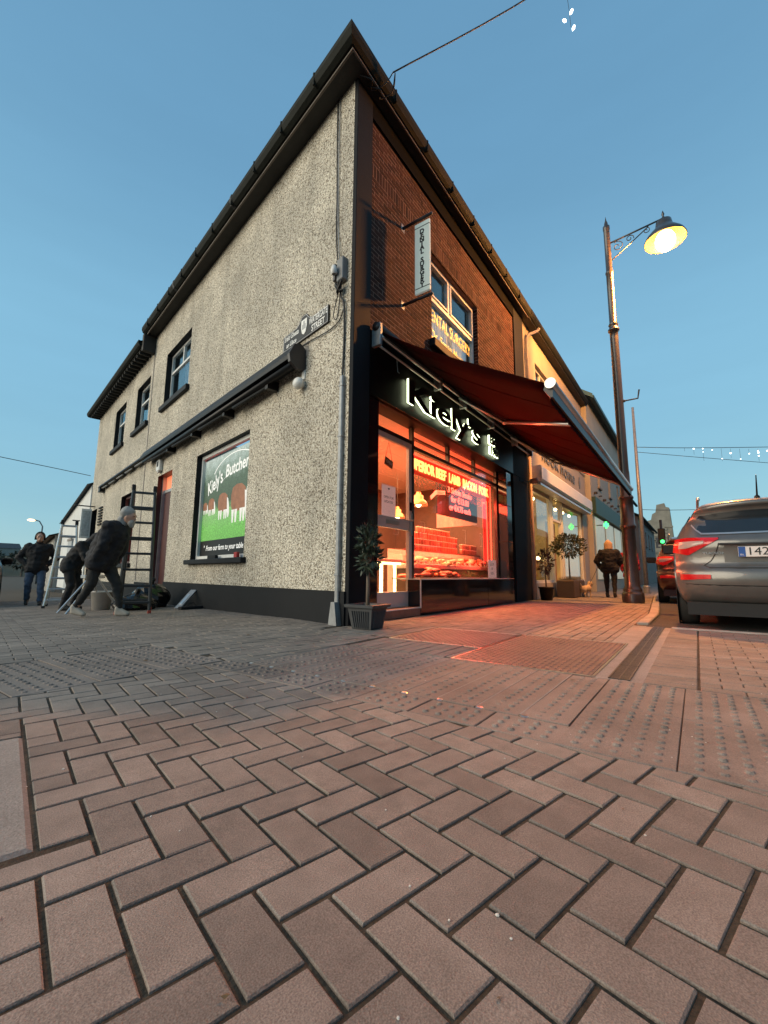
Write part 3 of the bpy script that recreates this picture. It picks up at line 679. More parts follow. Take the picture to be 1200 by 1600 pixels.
st = MB(); st.tube([(1.24,.3,2.44),(1.33,.3,2.72),(1.42,.3,2.42)], .004, 5); st.build('string', M_wire, o)
fitw(text('lettering','OPEN',.07,M_paper,o,(1.33,.291,2.37),(R(90),R(12),0),.0005),.16)
pn = tag(MB().box(5.17,5.66,GY+.014,GY+.017,.565,.97).build('notice', M_blpap), 'pale handwritten notice low in the right end of the butcher window', 'notice')
for k, tx in enumerate(('LOOK','IN','SIDE')): text('lettering', tx, .085, M_ink, pn, (5.41,GY+.0135,.87-k*.1), FR, .0002)
# --- fascia lettering: black faced, lit from the sides
def halo(name, s, size, x0, x1, zc, ext=.018):
    o = text(name, s, size, M_neon, fas, ((x0+x1)/2,-.095,zc), FR, ext, off=.012); fitw(o, x1-x0)
    f = text('letter_face', s, size, M_black, o, (0,0,ext+.002), (0,0,0), .003, off=.016); fitw(f, (x1-x0)/o.scale.x); f.scale.x *= 1.0
    return o
halo('letters', "Kiely's", .54, 1.25, 4.02, 3.43); halo('letters', 'Est', .24, 4.50, 4.86, 3.52, .022); halo('letters', '1988', .22, 4.52, 5.05, 3.29, .022)
# --- shop interior
M_icl = mat('shop ceiling', (.75,.66,.58), .8, var=.06); M_iwl = mat('shop wall tiles', (.17,.10,.075), .6, var=.15); M_ifl = mat('shop floor', (.35,.25,.2), .5)
q = MB(); q.poly([(.45,.3,3.2),(7.3,.3,3.2),(7.3,4.2,3.2),(1.25,4.2,3.2)]); q.build('shop_ceiling', M_icl, B)
for k in range(6):
    q = MB(); q.box(1.25,7.3,.3+k*.65,.31+k*.65,3.19,3.2); q.build('ceiling_rail', M_white, B)
q = MB(); q.poly([(1.25,4.2,0),(7.3,4.2,0),(7.3,4.2,3.2),(1.25,4.2,3.2)]); q.poly([(7.3,.3,0),(7.3,4.2,0),(7.3,4.2,3.2),(7.3,.3,3.2)]); q.poly([(.45,.3,0),(1.25,4.2,0),(1.25,4.2,3.2),(.45,.3,3.2)]); q.build('shop_wall', M_iwl, B)
q = MB(); q.poly([(.45,.26,.12),(7.3,.26,.12),(7.3,4.2,.12),(1.25,4.2,.12)]); q.build('shop_floor', M_ifl, B)
M_bulb = mat('warm bulb', (1,.9,.7), .5, emis=(1,.75,.4), es=14); M_bulbw = mat('yellow strip light', (1,.9,.5), .5, emis=(1,.82,.35), es=5)
dl = []
for (x,y) in ((2.55,1.0),(2.2,2.2),(4.6,1.9),(6.2,1.4)):
    q = MB(); q.lathe([(.0,-.02),(.10,-.02),(.115,0)], 16); o = q.build('downlight', M_bulb); o.location = (x,y,3.195)
    dl.append(tag(o, {2.55:'round ceiling downlight seen through the butcher shop door',2.2:'round downlight deep in the left of the butcher shop ceiling',4.6:'round downlight in the butcher shop ceiling behind the menu board',6.2:'round downlight at the right end of the butcher shop ceiling'}[x], 'ceiling light', 'butcher shop downlights'))
def area_l(name, loc, size, sy, en, col, rot=(0,0,0)):
    l = bpy.data.lights.new(name, 'AREA'); l.shape = 'RECTANGLE'; l.size = size; l.size_y = sy; l.energy = en; l.color = col; o = bpy.data.objects.new(name, l); COL.objects.link(o); o.location = loc; o.rotation_euler = rot; return o
area_l('shop_ceiling_light', (3.6,1.7,3.12), 5.2, 2.0, 780, (1,.42,.17))
area_l('neon_glow_in', (3.8,.46,2.36), 3.4, .15, 150, (1,.06,.03), (R(50),0,0))
# red neon window sign with its tubes
M_red = mat('red neon', (1,.1,.05), .5, emis=(1,.045,.02), es=7); M_redp = mat('red lit panel', (.7,.06,.04), .6, emis=(1,.05,.02), es=.4); M_yel = mat('yellow neon', (1,.8,.3), .5, emis=(1,.62,.16), es=2.3)
ns = thing('neon_sign', 'red neon window sign naming beef, lamb, bacon and pork above the meat display', 'neon sign', (0,0,0))
q = MB(); q.box(1.98,5.68,.39,.395,2.38,2.73); q.build('red_panel', M_redp, ns)
q = MB(); q.tube([(1.98,.36,2.72),(5.64,.36,2.72)], .012, 8); q.build('neon_tube', M_red, ns)
q = MB(); q.tube([(5.64,.36,2.70),(5.62,.36,.95)], .014, 8); q.build('neon_tube', M_red, ns)
q = MB(); q.tube([(5.50,.40,2.36),(5.50,.40,.95)], .014, 8); q.build('neon_tube', M_red, ns)
MB().box(5.36,5.69,.43,.44,.95,2.4).build('red_panel', M_redp, ns)
fitw(text('lettering','SUPERIOR BEEF  LAMB  BACON  PORK',.27,M_yel,ns,(3.78,.37,2.545),FR,.006,off=.008),3.55)
area_l('neon_glow', (3.8,.42,2.3), 3.4, .2, 190, (1,.05,.02), (R(-60),0,0)); area_l('neon_glow_up', (5.4,.5,1.7), .3, 1.4, 70, (1,.05,.025), (R(90),0,R(20)))
# menu board
mb_ = thing('menu_board', 'black menu board with red price lettering hanging in the butcher window', 'menu board', (0,0,0))
q = MB(); q.bbox(4.56,6.8,1.2,1.24,2.02,2.82,.008); q.build('board', M_black, mb_)
M_rtx = mat('red lettering', (1,.2,.15), .5, emis=(1,.12,.08), es=2.4)
for k, (tx, w_) in enumerate((('3 Sirloin Steaks',1.35),('for \u20ac13.00',1.0),('or \u20ac4.75 each',1.2))): fitw(text('lettering', tx, .21, M_rtx, mb_, (5.75,1.19,2.66-k*.21), FR, .003, off=.004), w_)
q = MB(); q.poly([(4.52,1.2,2.0),(6.76,1.2,2.0),(6.76,1.2,1.96),(4.52,1.2,1.68)]); q.build('picture_strip', mat('food print', (.55,.42,.25), .6, var=.5, nscale=5, emis=(.9,.7,.4), es=.35), mb_)
bn = MB(); bn.poly([(4.05,1.1,2.33),(4.3,1.1,2.50),(4.75,1.1,2.56),(4.75,1.1,2.47),(4.33,1.1,2.41),(4.1,1.1,2.26)]); o = tag(bn.build('ribbon_banner', M_paper), 'white ribbon shaped crunch banner beside the menu board', 'banner'); text('lettering','CRUNCH',.08,M_ink,o,(4.53,1.095,2.48),(R(90),R(-8),0),.0005)
# pendant lamps
for k, (x,y,z, lab) in enumerate(((3.73,1.2,2.08,'orange pendant lamp hanging in the butcher window beside the door'),(5.0,2.6,2.05,'pendant lamp deep in the butcher shop behind the menu board'))):
    pl = thing('pendant_lamp', lab, 'pendant lamp', (x,y,z), 0, 'butcher shop pendants')
    MB().lathe([(.05,.30),(.055,.24),(.10,.22),(.105,.14),(.16,.10),(.20,.02),(.20,0),(.185,.0)], 18).build('shade', mat('copper shade', (.6,.25,.1), .35, .5, emis=(1,.3,.1), es=.25), pl, True)
    MB().ball((0,0,.03),.06).build('bulb', M_bulb, pl, True); MB().tube([(0,0,.3),(0,0,3.2-z)], .006, 6).build('cord', M_wire, pl)
# shelf of jars
sh = thing('jar_shelf', 'shelf unit behind the butcher counter', 'shelf', (0,0,0))
q = MB(); q.box(3.3,7.2,1.3,1.7,1.12,1.16); q.build('shelf_board', M_iwl, sh); q = MB(); q.box(3.3,7.2,1.32,1.7,.12,1.12); q.build('shelf_base', M_white, sh)
M_jar = mat('jar label', (.34,.15,.09), .5, var=.5, nscale=40, island=.5); M_lid = mat('jar lid', (.75,.6,.5), .4)
jm = MB(); jm.lathe([(0,0),(.048,0),(.05,.01),(.05,.10),(.046,.11)], 10); jme = jm.mesh('jar', M_jar, True); lm = MB(); lm.lathe([(.051,.11),(.051,.128),(0,.13)], 10); lme = lm.mesh('lid', M_lid, True)
def jar(x, y, z, lab):
    o = link('jar', jme); o.location = (x,y,z); l = link('lid', lme, o); tag(o, lab, 'jar', 'jars stacked in the butcher shop'); return o
for r_ in range(4):
    nn = 20 if r_ < 3 else 13
    for k in range(nn): jar(3.65+k*.118+(.4 if r_ == 3 else 0), 1.42+rnd.uniform(-.01,.01), 1.16+r_*.131, 'small lidded jar in the tall stack of jars behind the meat display')
for r_ in range(2):
    for k in range(8): jar(6.25+k*.118, 1.42, 1.16+r_*.131, 'small lidded jar in the low stack at the right of the shelf')
# meat counters
M_tray = mat('display tray', (.7,.62,.55), .35, var=.1); M_meat = mat('meat', (.40,.08,.045), .35, var=.5, nscale=14, island=.3); M_meat2 = mat('chicken and pork', (.78,.52,.34), .45, var=.35, nscale=18, island=.3); M_herb = mat('herbs', (.05,.10,.03), .7, var=.5, nscale=30)
ct = thing('display_counter', 'white fronted meat display counter across the butcher window', 'counter', (0,0,0))
q = MB(); q.bbox(2.7,6.7,.72,1.22,.74,.83,.01); q.build('counter_top', M_tray, ct); q = MB(); q.box(2.75,6.65,.76,1.2,.12,.74); q.build('counter_body', M_iwl, ct)
q = MB(); q.poly([(2.7,1.25,1.02),(6.7,1.25,1.02),(6.7,1.28,1.12),(2.7,1.28,1.12)]); q.build('price_rail', M_tray, ct)
def lump(x, y, z, r, m, lab, cat, grp, name):
    q = MB(); q.T = Matrix.Translation((x,y,z)) @ Matrix.Rotation(rnd.uniform(0,3.1),4,'Z') @ Matrix.Rotation(rnd.uniform(-.5,.5),4,'X')
    q.ball((0,0,0), r, 9, 6, (rnd.uniform(1,1.7),rnd.uniform(.6,1),rnd.uniform(.4,.7)), .16); return tag(q.build(name, m, None, True), lab, cat, grp)
for k in range(60):
    x = rnd.uniform(2.85,6.55); y = rnd.uniform(.78,1.15); h = .06+.14*(.5+.5*math.sin(x*2.1))*((y-.7)/.5)+(.16 if 5.2 < x < 6.2 else 0)*((y-.7)/.5)
    lump(x, y, .83+h*rnd.uniform(.3,1), rnd.uniform(.055,.10), M_meat2 if rnd.random() < .6 else M_meat, 'cut of meat heaped on the upper display counter', 'meat', 'cuts on the upper counter', 'meat_cut')
for k in range(34):
    x = rnd.uniform(2.15,3.95); y = rnd.uniform(.38,.62); h = max(0, .22-.22*abs(x-3.15)/1.0)
    lump(x, y, .57+h*rnd.uniform(.2,1)*.9, rnd.uniform(.05,.085), M_meat if rnd.random() < .6 else mat('glazed meat', (.75,.16,.05), .3, var=.3, nscale=12, island=.2), 'red cut of meat heaped low in the left of the window', 'meat', 'cuts on the window ledge', 'meat_cut')
hb_ = MB()
for k in range(700):
    x = rnd.gauss(4.55,.32); y = rnd.uniform(.36,.6); z = .57+abs(rnd.gauss(0,.07)); a = rnd.uniform(0,6.3); r_ = rnd.uniform(.015,.035)
    hb_.poly([(x,y,z),(x+r_*math.cos(a),y+r_*math.sin(a)*.6,z+r_*.6),(x+r_*math.cos(a+.8),y+r_*math.sin(a+.8)*.6,z+r_*.9)])
tag(hb_.build('herb_garnish', M_herb), 'dark green herbs laid along the window ledge beside the meat', 'herbs', kind='stuff')
q = MB(); q.box(1.99,5.6,.33,.66,.553,.57); tag(q.build('meat_tray', M_steel), 'long steel tray on the window ledge under the meat', 'tray')
for k in range(13):                                     # price tickets along the counter front
    x = 2.95+k*.29+rnd.uniform(-.05,.05); q = MB(Matrix.Translation((x,.735,.835)) @ Matrix.Rotation(R(-15),4,'X')); q.box(-.045,.045,-.003,.003,0,.065); o = tag(q.build('price_ticket', mat('white ticket', (.8,.76,.7), .6)), 'small white price ticket standing along the front of the meat counter', 'price ticket', 'price tickets on the counter'); q = MB(Matrix.Translation((x,.735,.835)) @ Matrix.Rotation(R(-15),4,'X')); q.box(-.03,.03,-.0045,-.003,.02,.03); q.box(-.03,.015,-.0045,-.003,.04,.05); q.build('printed_line', M_ink, o)
for k in range(4):                                      # sausages hanging at the back
    x = 3.0+k*.16; q = MB(); q.tube([(x,2.9,2.5),(x,2.9,2.3)], .004, 4); q2 = MB()
    for e in range(5): q2.caps((x,2.9,2.28-e*.13),(x+.01,2.9,2.18-e*.13),.024,.024,7)
    o = tag(q2.build('sausage_link', M_meat, None, True), 'string of sausages hanging at the back of the butcher shop', 'sausages', 'hanging sausages'); q.build('hook', M_steel, o)
# glass case seen through the door
gc = thing('glass_case', 'yellow lit glass counter case seen through the shop door', 'counter', (0,0,0))
for bx in ((1.0,2.6,.9,.94,.80,.84),(1.0,2.6,.9,.94,.16,.26),(1.30,1.35,.9,.94,.26,.8),(1.98,2.03,.9,.94,.26,.8),(2.4,2.44,.9,.94,.26,.8)): MB().box(*bx).build('case_frame', M_bulbw, gc)
MB().bbox(.9,2.62,.88,1.5,.84,.90,.006).build('case_top', M_tray, gc); MB().box(1.0,2.6,1.45,1.5,.2,.84).build('case_back', M_iwl, gc)
sl = thing('bacon_slicer', 'meat slicer standing on the counter behind the shop door', 'slicer', (1.75,1.15,.90))
MB().bbox(-.28,.28,-.2,.2,0,.12,.02).build('base', M_alu, sl); MB().cyl((-.05,-.06,.28),(-.05,-.02,.28),.16,n=20).build('blade', M_steel, sl); MB().bbox(.02,.26,-.14,.1,.14,.34,.03).build('carriage', M_tray, sl)
# goods behind the door
for k in range(14): lump(1.25+k*.085, 1.3+rnd.uniform(-.08,.1), .96+rnd.uniform(0,.09), .06, M_meat, 'cut of meat on the counter seen through the shop door', 'meat', 'cuts on the door side counter', 'meat_cut')

# ------------------------------------------------------------------ awning over the shopfront
M_awn = mat('burgundy awning cloth', (.021,.002,.0018), .9, spec=.04, var=.15, nscale=3, bump=.1, bscale=200)
aw = thing('shop_awning', 'burgundy retractable awning with silver front bar pulled out over the butcher shopfront', 'awning', (0,0,0))
q = MB(); NX, NY = 14, 10; gr = [[None]*(NY+1) for _ in range(NX+1)]
for i in range(NX+1):
    for j in range(NY+1):
        t = j/NY; gr[i][j] = q.pt((.46+6.84*i/NX, -.12-2.26*t, 4.04-1.38*t-.06*math.sin(math.pi*t)-.022*math.sin(i*1.9)*math.sin(math.pi*t)-.01*math.sin(i*4.1+j*.7)))
for i in range(NX):
    for j in range(NY): q.f.append([gr[i][j],gr[i+1][j],gr[i+1][j+1],gr[i][j+1]])
o = q.build('canopy_cloth', M_awn, aw, True); sm_ = o.modifiers.new('s','SOLIDIFY'); sm_.thickness = .004
for k in range(6):
    x = 1.4+k*1.0; q = MB(); q.tube([(x,-.12-2.26*t/8,4.036-1.38*t/8-.062*math.sin(math.pi*t/8)-.012) for t in range(9)], .004, 5); q.build('cloth_seam', M_awn, aw)
q = MB(); q.tube([(.45,-2.41,2.65),(7.34,-2.41,2.65)], .052, 14); fb = q.build('front_bar', M_alu, aw, True)
q = MB(); q.prism_x([(-2.37,2.70),(-2.33,2.60),(-2.40,2.50),(-2.425,2.50),(-2.43,2.62)], .47, 7.32); q.build('front_profile', M_dfr, aw)
for x in (.445,7.345):
    MB().cyl((x-.006,-2.41,2.65),(x+.006,-2.41,2.65),.058,n=18).build('end_cap', M_steel, aw)
q = MB(); nv = 46
for k in range(nv):                                    # scalloped valance
    x0 = .48+6.82*k/nv; x1 = .48+6.82*(k+1)/nv; q.poly([(x0,-2.40,2.51),(x1,-2.40,2.51),(x1,-2.395,2.46),((x0+x1)/2,-2.392,2.44),(x0,-2.395,2.46)])
q.build('valance', M_awn, aw)
q = MB(); q.tube([(.38,-.13,4.07),(7.36,-.13,4.07)], .065, 12); q.build('roller', M_dfr, aw, True)
q = MB(); q.tube([(.40,-.17,3.93),(7.3,-.17,3.93)], .028, 8); q.tube([(.40,-.12,3.82),(7.3,-.12,3.82)], .02, 8); q.build('torsion_bar', M_steel, aw, True)
for x in (.42,2.2,3.2,4.6,6.1,7.3): MB().bbox(x-.03,x+.03,-.2,-.05,3.78,4.12,.008).build('wall_bracket', M_alu if x != .42 else M_galv, aw)
for sh_, el, en in (((2.9,-.18,3.88),(3.75,-.72,3.55),(1.95,-2.3,2.66)),((5.7,-.18,3.88),(7.15,-.75,3.52),(6.6,-2.3,2.64))):
    MB().tube([sh_, el], .03, 8).build('folding_arm', M_alu, aw, True); MB().tube([el, en], .028, 8).build('folding_arm', M_alu, aw, True); MB().ball(el, .05).build('elbow_joint', M_steel, aw, True)
# crank eye hanging under the housing
MB().tube([(.95,-.1,3.85),(.95,-.12,3.62),(.97,-.14,3.6)], .008, 6).build('crank_eye', M_steel, aw)

# folded awning along the side wall
sa_ = thing('side_awning', 'long black folded awning cassette fixed along the pebbledash side wall', 'awning', (0,0,0))
q = MB(LM); q.prism_x([(.0,3.98),(.10,4.06),(.20,4.02),(.28,3.86),(.27,3.80),(.22,3.80),(.20,3.90),(.0,3.90)], 1.15, 9.2); q.build('hood', M_black, sa_)
q = MB(LM); q.prism_x([(.0,4.0),(.10,4.075),(.21,4.03),(.29,3.86),(.27,3.74),(.15,3.66),(0,3.68)], 1.09, 1.15); q.build('end_plate', M_dfr, sa_)
q = MB(LM); q.tube([(1.16,.20,3.72),(9.1,.20,3.72)], .05, 12); q.build('front_bar', M_black, sa_, True)
q = MB(LM); q.tube([(1.16,.10,3.80),(9.1,.10,3.80)], .07, 12); q.build('cloth_roll', M_dark, sa_, True)
for s in (1.9,3.6,5.3,7.0): 
    q = MB(LM); q.box(s,s+.09,.0,.2,3.6,3.75); q.build('wall_bracket', M_black, sa_)
    q = MB(LM); q.tube([(s+.05,.16,3.66),(s+1.3,.2,3.63)], .028, 8); q.build('folding_arm', M_black, sa_)
q = MB(LM); q.prism_x([(.0,4.02),(.16,3.98),(.2,3.90),(.18,3.88),(.0,3.94)], 9.2, 15.6); q.build('cover_board', M_black, sa_)
for k in range(5): 
    q = MB(LM); q.tube([(9.6+k*1.2,.1,3.86),(10.4+k*1.2,.12,3.84)], .025, 8); q.build('rail', M_alu, sa_)
q = MB(LM); q.box(15.3,15.6,0,.18,3.72,3.9); q.build('wall_bracket', M_black, sa_)

# ------------------------------------------------------------------ poster window on the side wall
a,b,c,d = OPS['poster']
pw = thing('poster_window', 'side window filled with a poster of cattle grazing on green grass', 'window', (0,0,0))
q = MB(LM); q.bbox(a-.1,b+.12,-.08,.10,c-.1,c-.002,.012); q.build('sill', M_dark, pw)
q = MB(LM); frame_rect(q,a+.004,b-.004,c+.004,d-.004,.07,-.19,-.11); q.build('frame', M_white, pw); 
M_rt = mat('red tube', (1,.2,.15), .5, emis=(1,.08,.06), es=1.6)
q = MB(LM); q.box(a+.09,b-.09,-.185,-.175,d-.15,d-.125); q.build('red_edge', M_rt, pw)
q = MB(LM); q.box(b-.12,b-.10,-.185,-.175,c+.9,d-.15); q.build('red_edge', M_rt, pw)
def poster_mat():
    m = bpy.data.materials.new('meadow print'); m.use_nodes = True; nt = m.node_tree; bb = nt.nodes['Principled BSDF']; L = nt.links.new
    tc = node(nt,'ShaderNodeTexCoord'); sp = node(nt,'ShaderNodeSeparateXYZ'); L(tc.outputs['Object'], sp.inputs[0])
    n1 = node(nt,'ShaderNodeTexNoise'); n1.inputs['Scale'].default_value = 7; n1.inputs['Detail'].default_value = 8; L(tc.outputs['Object'], n1.inputs['Vector'])
    ad = node(nt,'ShaderNodeMath',operation='MULTIPLY_ADD'); L(n1.outputs[0], ad.inputs[0]); ad.inputs[1].default_value = .5; L(sp.outputs['Z'], ad.inputs[2])
    mr = node(nt,'ShaderNodeMapRange'); mr.inputs[1].default_value = c+.25; mr.inputs[2].default_value = d+.3; L(ad.outputs[0], mr.inputs[0])
    cr = node(nt,'ShaderNodeValToRGB'); e = cr.color_ramp.elements; e[0].position = .0; e[0].color = (.10,.30,.06,1); e[1].position = 1; e[1].color = (.42,.5,.5,1)
    for p, cc in ((.26,(.12,.36,.07)),(.42,(.16,.34,.12)),(.47,(.03,.06,.035)),(.68,(.05,.09,.06)),(.78,(.16,.22,.19))): 
        z = e.new(p); z.color = (*cc,1)
    L(mr.outputs[0], cr.inputs[0])
    n2 = node(nt,'ShaderNodeTexNoise'); n2.inputs['Scale'].default_value = 45; n2.inputs['Detail'].default_value = 4; L(tc.outputs['Object'], n2.inputs['Vector'])
    m2 = node(nt,'ShaderNodeMapRange'); m2.inputs[1].default_value = .3; m2.inputs[2].default_value = .7; m2.inputs[3].default_value = .55; m2.inputs[4].default_value = 1.4; L(n2.outputs[0], m2.inputs[0])
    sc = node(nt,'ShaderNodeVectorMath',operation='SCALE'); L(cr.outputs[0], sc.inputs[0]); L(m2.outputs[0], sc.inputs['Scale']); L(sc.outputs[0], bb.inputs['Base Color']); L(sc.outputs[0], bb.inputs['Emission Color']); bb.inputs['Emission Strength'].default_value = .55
    bb.inputs['Roughness'].default_value = .6
    return m
q = MB(LM); q.poly([(a+.075,-.172,c+.075),(b-.075,-.172,c+.075),(b-.075,-.172,d-.125),(a+.075,-.172,d-.125)]); post = q.build('poster', poster_mat(), pw)
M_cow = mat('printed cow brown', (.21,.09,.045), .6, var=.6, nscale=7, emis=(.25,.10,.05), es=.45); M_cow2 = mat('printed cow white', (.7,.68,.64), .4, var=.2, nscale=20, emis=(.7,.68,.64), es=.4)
def cow(sc, zc, k, flip=1):                             # flat print: back and rump brown, face and legs white
    def P(pts): return [(sc+flip*x*k, zc+z*k) for x, z in pts]
    def fl(pts, o, m, nm): 
        q = MB(LM); q.poly([(x,o,z) for x, z in pts]); q.build(nm, m, post)
    fl(P([(-.42,.0),(-.44,.25),(-.36,.42),(-.15,.48),(.1,.46),(.28,.36),(.36,.2),(.34,-.05),(.25,-.2),(.1,-.14),(-.2,-.16),(-.34,-.12)]), -.1715, M_cow, 'printed_cow')
    fl(P([(.26,.30),(.36,.24),(.45,.0),(.48,-.24),(.43,-.38),(.36,-.36),(.31,-.12)]), -.171, M_cow2, 'printed_cow')
    for x in (-.36,-.2,.06,.2): fl(P([(x-.02,-.10),(x+.12,-.10),(x+.085,-.40),(x+.02,-.40)]), -.1712, M_cow2, 'printed_cow')
cow(3.55,1.93,.85,-1); cow(4.28,1.95,.62,-1); cow(4.88,2.0,.42,-1); cow(5.22,2.0,.3,-1); cow(3.02,2.15,.55,1)
q = MB(LM); q.poly([(a+.075,-.1705,c+.075),(b-.075,-.1705,c+.075),(b-.075,-.1705,c+.40),(a+.075,-.1705,c+.40)]); q.build('poster_band', M_black, pw)
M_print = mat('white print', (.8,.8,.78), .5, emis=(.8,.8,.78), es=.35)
def ltext(s, size, sx, zz, width, rot=0, o=-.1695, parent=pw, m=None, shear=0):
    t = text('lettering', s, size, m or M_print, parent, tuple(LM @ Vector((sx,o,zz))), (R(90),R(-rot),R(180)+WA), .0006, shear=shear, off=size*.018); t.rotation_euler = (LM.to_3x3() @ Euler((R(90),0,R(180))).to_matrix() @ Matrix.Rotation(R(rot),3,'Z')).to_euler(); fitw(t, width); return t
ltext('"  From our farm to your table  "', .15, 4.16, c+.235, 2.05, 0, shear=.2)
ltext("Kiely's", .40, 4.78, 2.50, .78, 16, shear=.15); ltext('Butchers', .36, 3.68, 2.70, 1.15, 4, shear=.15)
for (cx, cz, rx, rz_, a0, a1, th) in ((3.85,2.50,1.1,.52,25,150,.018),(3.75,2.38,.75,.24,20,110,.014)):
    q = MB(LM); n = 22
    for k in range(n):
        t0, t1 = R(a0+(a1-a0)*k/n), R(a0+(a1-a0)*(k+1)/n)
        q.poly([(cx+rx*math.cos(t)*f, -.1694, cz+rz_*math.sin(t)*f) for t, f in ((t0,1),(t1,1),(t1,1-th*2),(t0,1-th*2))])
    q.build('printed_swirl', M_print, pw)
q = MB(LM); q.bbox(4.1,4.5,-.06,.0,c,c+.07,.006); tag(q.build('window_box_item', M_dark), 'small dark tool lying on the poster window sill', 'tool')
q = MB(LM); q.bbox(3.15,3.28,-.06,.0,c,c+.10,.01); tag(q.build('red_box', mat('red box', (.4,.02,.02), .5)), 'small red box standing on the poster window sill', 'box')

# ------------------------------------------------------------------ wall fixtures
sg_ = thing('street_sign', 'black street name plate with white lettering on the pebbledash wall', 'street sign', (0,0,0))
poly = [(.50,4.20),(1.75,4.20),(1.75,4.47),(1.35,4.47),(1.27,4.52),(1.20,4.60),(1.08,4.60),(1.01,4.52),(.93,4.47),(.50,4.47)]
q = MB(LM); q.prism_y(poly, .0, .03); q.build('plate', M_black, sg_)
q = MB(LM); pi_ = [(1.13+(x-1.13)*.975, 4.36+(z-4.36)*.93) for x, z in poly]
for k in range(len(pi_)):
    A_, B_ = pi_[k], pi_[(k+1)%len(pi_)]; q.tube([(A_[0],.031,A_[1]),(B_[0],.031,B_[1])], .0025, 4)
q.build('border', M_print, sg_)
M_sgw = mat('sign white', (.8,.8,.78), .5)
ltext('WATERGATE', .145, .755, 4.405, .47, 0, .0315, sg_, M_sgw); ltext('STREET', .14, .755, 4.275, .34, 0, .0315, sg_, M_sgw)
ltext('Sr\u00e1id Gheata', .12, 1.50, 4.40, .42, 0, .0315, sg_, M_sgw, .2); ltext('an Uisce', .11, 1.50, 4.275, .30, 0, .0315, sg_, M_sgw, .2)
q = MB(LM); q.prism_y([(1.05,4.40),(1.08,4.30),(1.13,4.27),(1.18,4.30),(1.21,4.40),(1.21,4.52),(1.05,4.52)], .031,.036); q.build('crest', M_sgw, sg_)
q = MB(LM); q.prism_y([(1.08,4.36),(1.18,4.36),(1.18,4.44),(1.15,4.44),(1.15,4.49),(1.11,4.49),(1.11,4.44),(1.08,4.44)], .036,.038); q.build('crest_tower', M_galv, sg_)
vh = thing('vent_cowl', 'round white boiler flue cowl on the side wall', 'vent', tuple(LM @ Vector((1.14,0,3.46))), WA)
MB().ball((0,.09,0),.10,14,9,(1,.8,.9)).build('cowl', M_white, vh, True); MB().cyl((0,0,0),(0,.07,0),.055).build('pipe', M_white, vh, True); MB().bbox(-.05,.03,0,.02,.08,.24,.005).build('bracket', M_white, vh)
va = thing('air_vent', 'small square vent patch under the street sign', 'vent', tuple(LM @ Vector((1.14,0,4.02))), WA); MB().bbox(-.11,.11,0,.006,-.12,.12,.002).build('plate', M_conc, va)
for k in range(5): MB().cyl((-.08+k*.04,.005,.03+.02*(k%2)),(-.08+k*.04,.008,.03+.02*(k%2)),.01).build('hole', M_inner, va)
al = thing('alarm_box', 'white alarm box above the maroon side door', 'alarm', tuple(LM @ Vector((8.1,0,3.46))), WA)
MB().bbox(-.14,.14,0,.10,-.16,.16,.02).build('case', M_white, al); MB().bbox(-.07,.07,.1,.104,-.04,.1,.004).build('badge', M_dark, al); MB().bbox(-.05,.05,.02,.09,-.2,-.16,.01).build('strobe', M_white, al)
jb = thing('junction_box', 'grey telecom junction box high on the wall by the corner', 'junction box', tuple(LM @ Vector((.17,0,4.82))), WA)
MB().bbox(-.07,.07,0,.09,-.17,.17,.01).build('case', mat('box grey', (.16,.165,.17), .5), jb); MB().bbox(.10,.16,0,.09,-.12,.14,.01).build('side_case', M_dfr, jb); MB().lathe([(.0,.1),(.035,.07),(.05,-.02),(.03,-.05)],12,(.06,.14,-.03)).build('white_cap', M_white, jb, True)
for k in range(7): MB().caps((rnd.uniform(-.06,.1),rnd.uniform(.03,.12),-.22),(rnd.uniform(-.04,.1),rnd.uniform(.03,.1),-.33),.02,.012,7).build('cable_gland', M_black, jb, True)
def cable(name, pts, r, lab, T=LM, m=None, sub=6, cat='cable', grp=None):
    P = [Vector(p) for p in pts]; out = []
    for i in range(len(P)-1):
        p0, p1, p2, p3 = P[max(i-1,0)], P[i], P[i+1], P[min(i+2,len(P)-1)]
        for k in range(sub):
            t = k/sub; out.append(.5*((2*p1)+(-p0+p2)*t+(2*p0-5*p1+4*p2-p3)*t*t+(-p0+3*p1-3*p2+p3)*t**3))
    out.append(P[-1]); q = MB(T); q.tube(out, r, 6); return tag(q.build(name, m or M_wire, None, True), lab, cat, grp)
cable('wall_cable', [(.42,.015,7.84),(.40,.02,7.0),(.38,.015,6.2),(.36,.02,5.5),(.30,.03,5.05)], .010, 'black cable running down the wall from the eaves to the junction box')
cable('wall_cable', [(.36,.015,7.84),(.35,.02,6.8),(.34,.015,5.8),(.26,.03,5.02)], .007, 'thin grey cable beside the black one under the eaves', m=M_galv)
cable('wall_cable', [(.17,.06,4.6),(.20,.04,4.45),(.13,.03,4.3),(.12,.02,3.9),(.13,.02,3.5),(.13,.03,3.2)], .014, 'thick black cable from the junction box to the galvanised pipe')
cable('wall_cable', [(.18,.06,4.6),(.30,.05,4.35),(.34,.05,4.2),(.27,.05,4.12),(.22,.05,4.25),(.2,.05,4.5)], .007, 'loop of thin cable hanging below the junction box')
cable('wall_cable', [(.14,.03,4.22),(.25,.02,4.10),(.5,.02,4.06),(1.0,.02,4.10),(1.6,.02,4.12),(1.8,.02,4.16)], .008, 'dark cable sagging below the street sign')
gp = thing('cable_guard', 'grey metal cable guard flared at its foot on the corner', 'pipe', tuple(LM @ Vector((.13,0,0))), WA)
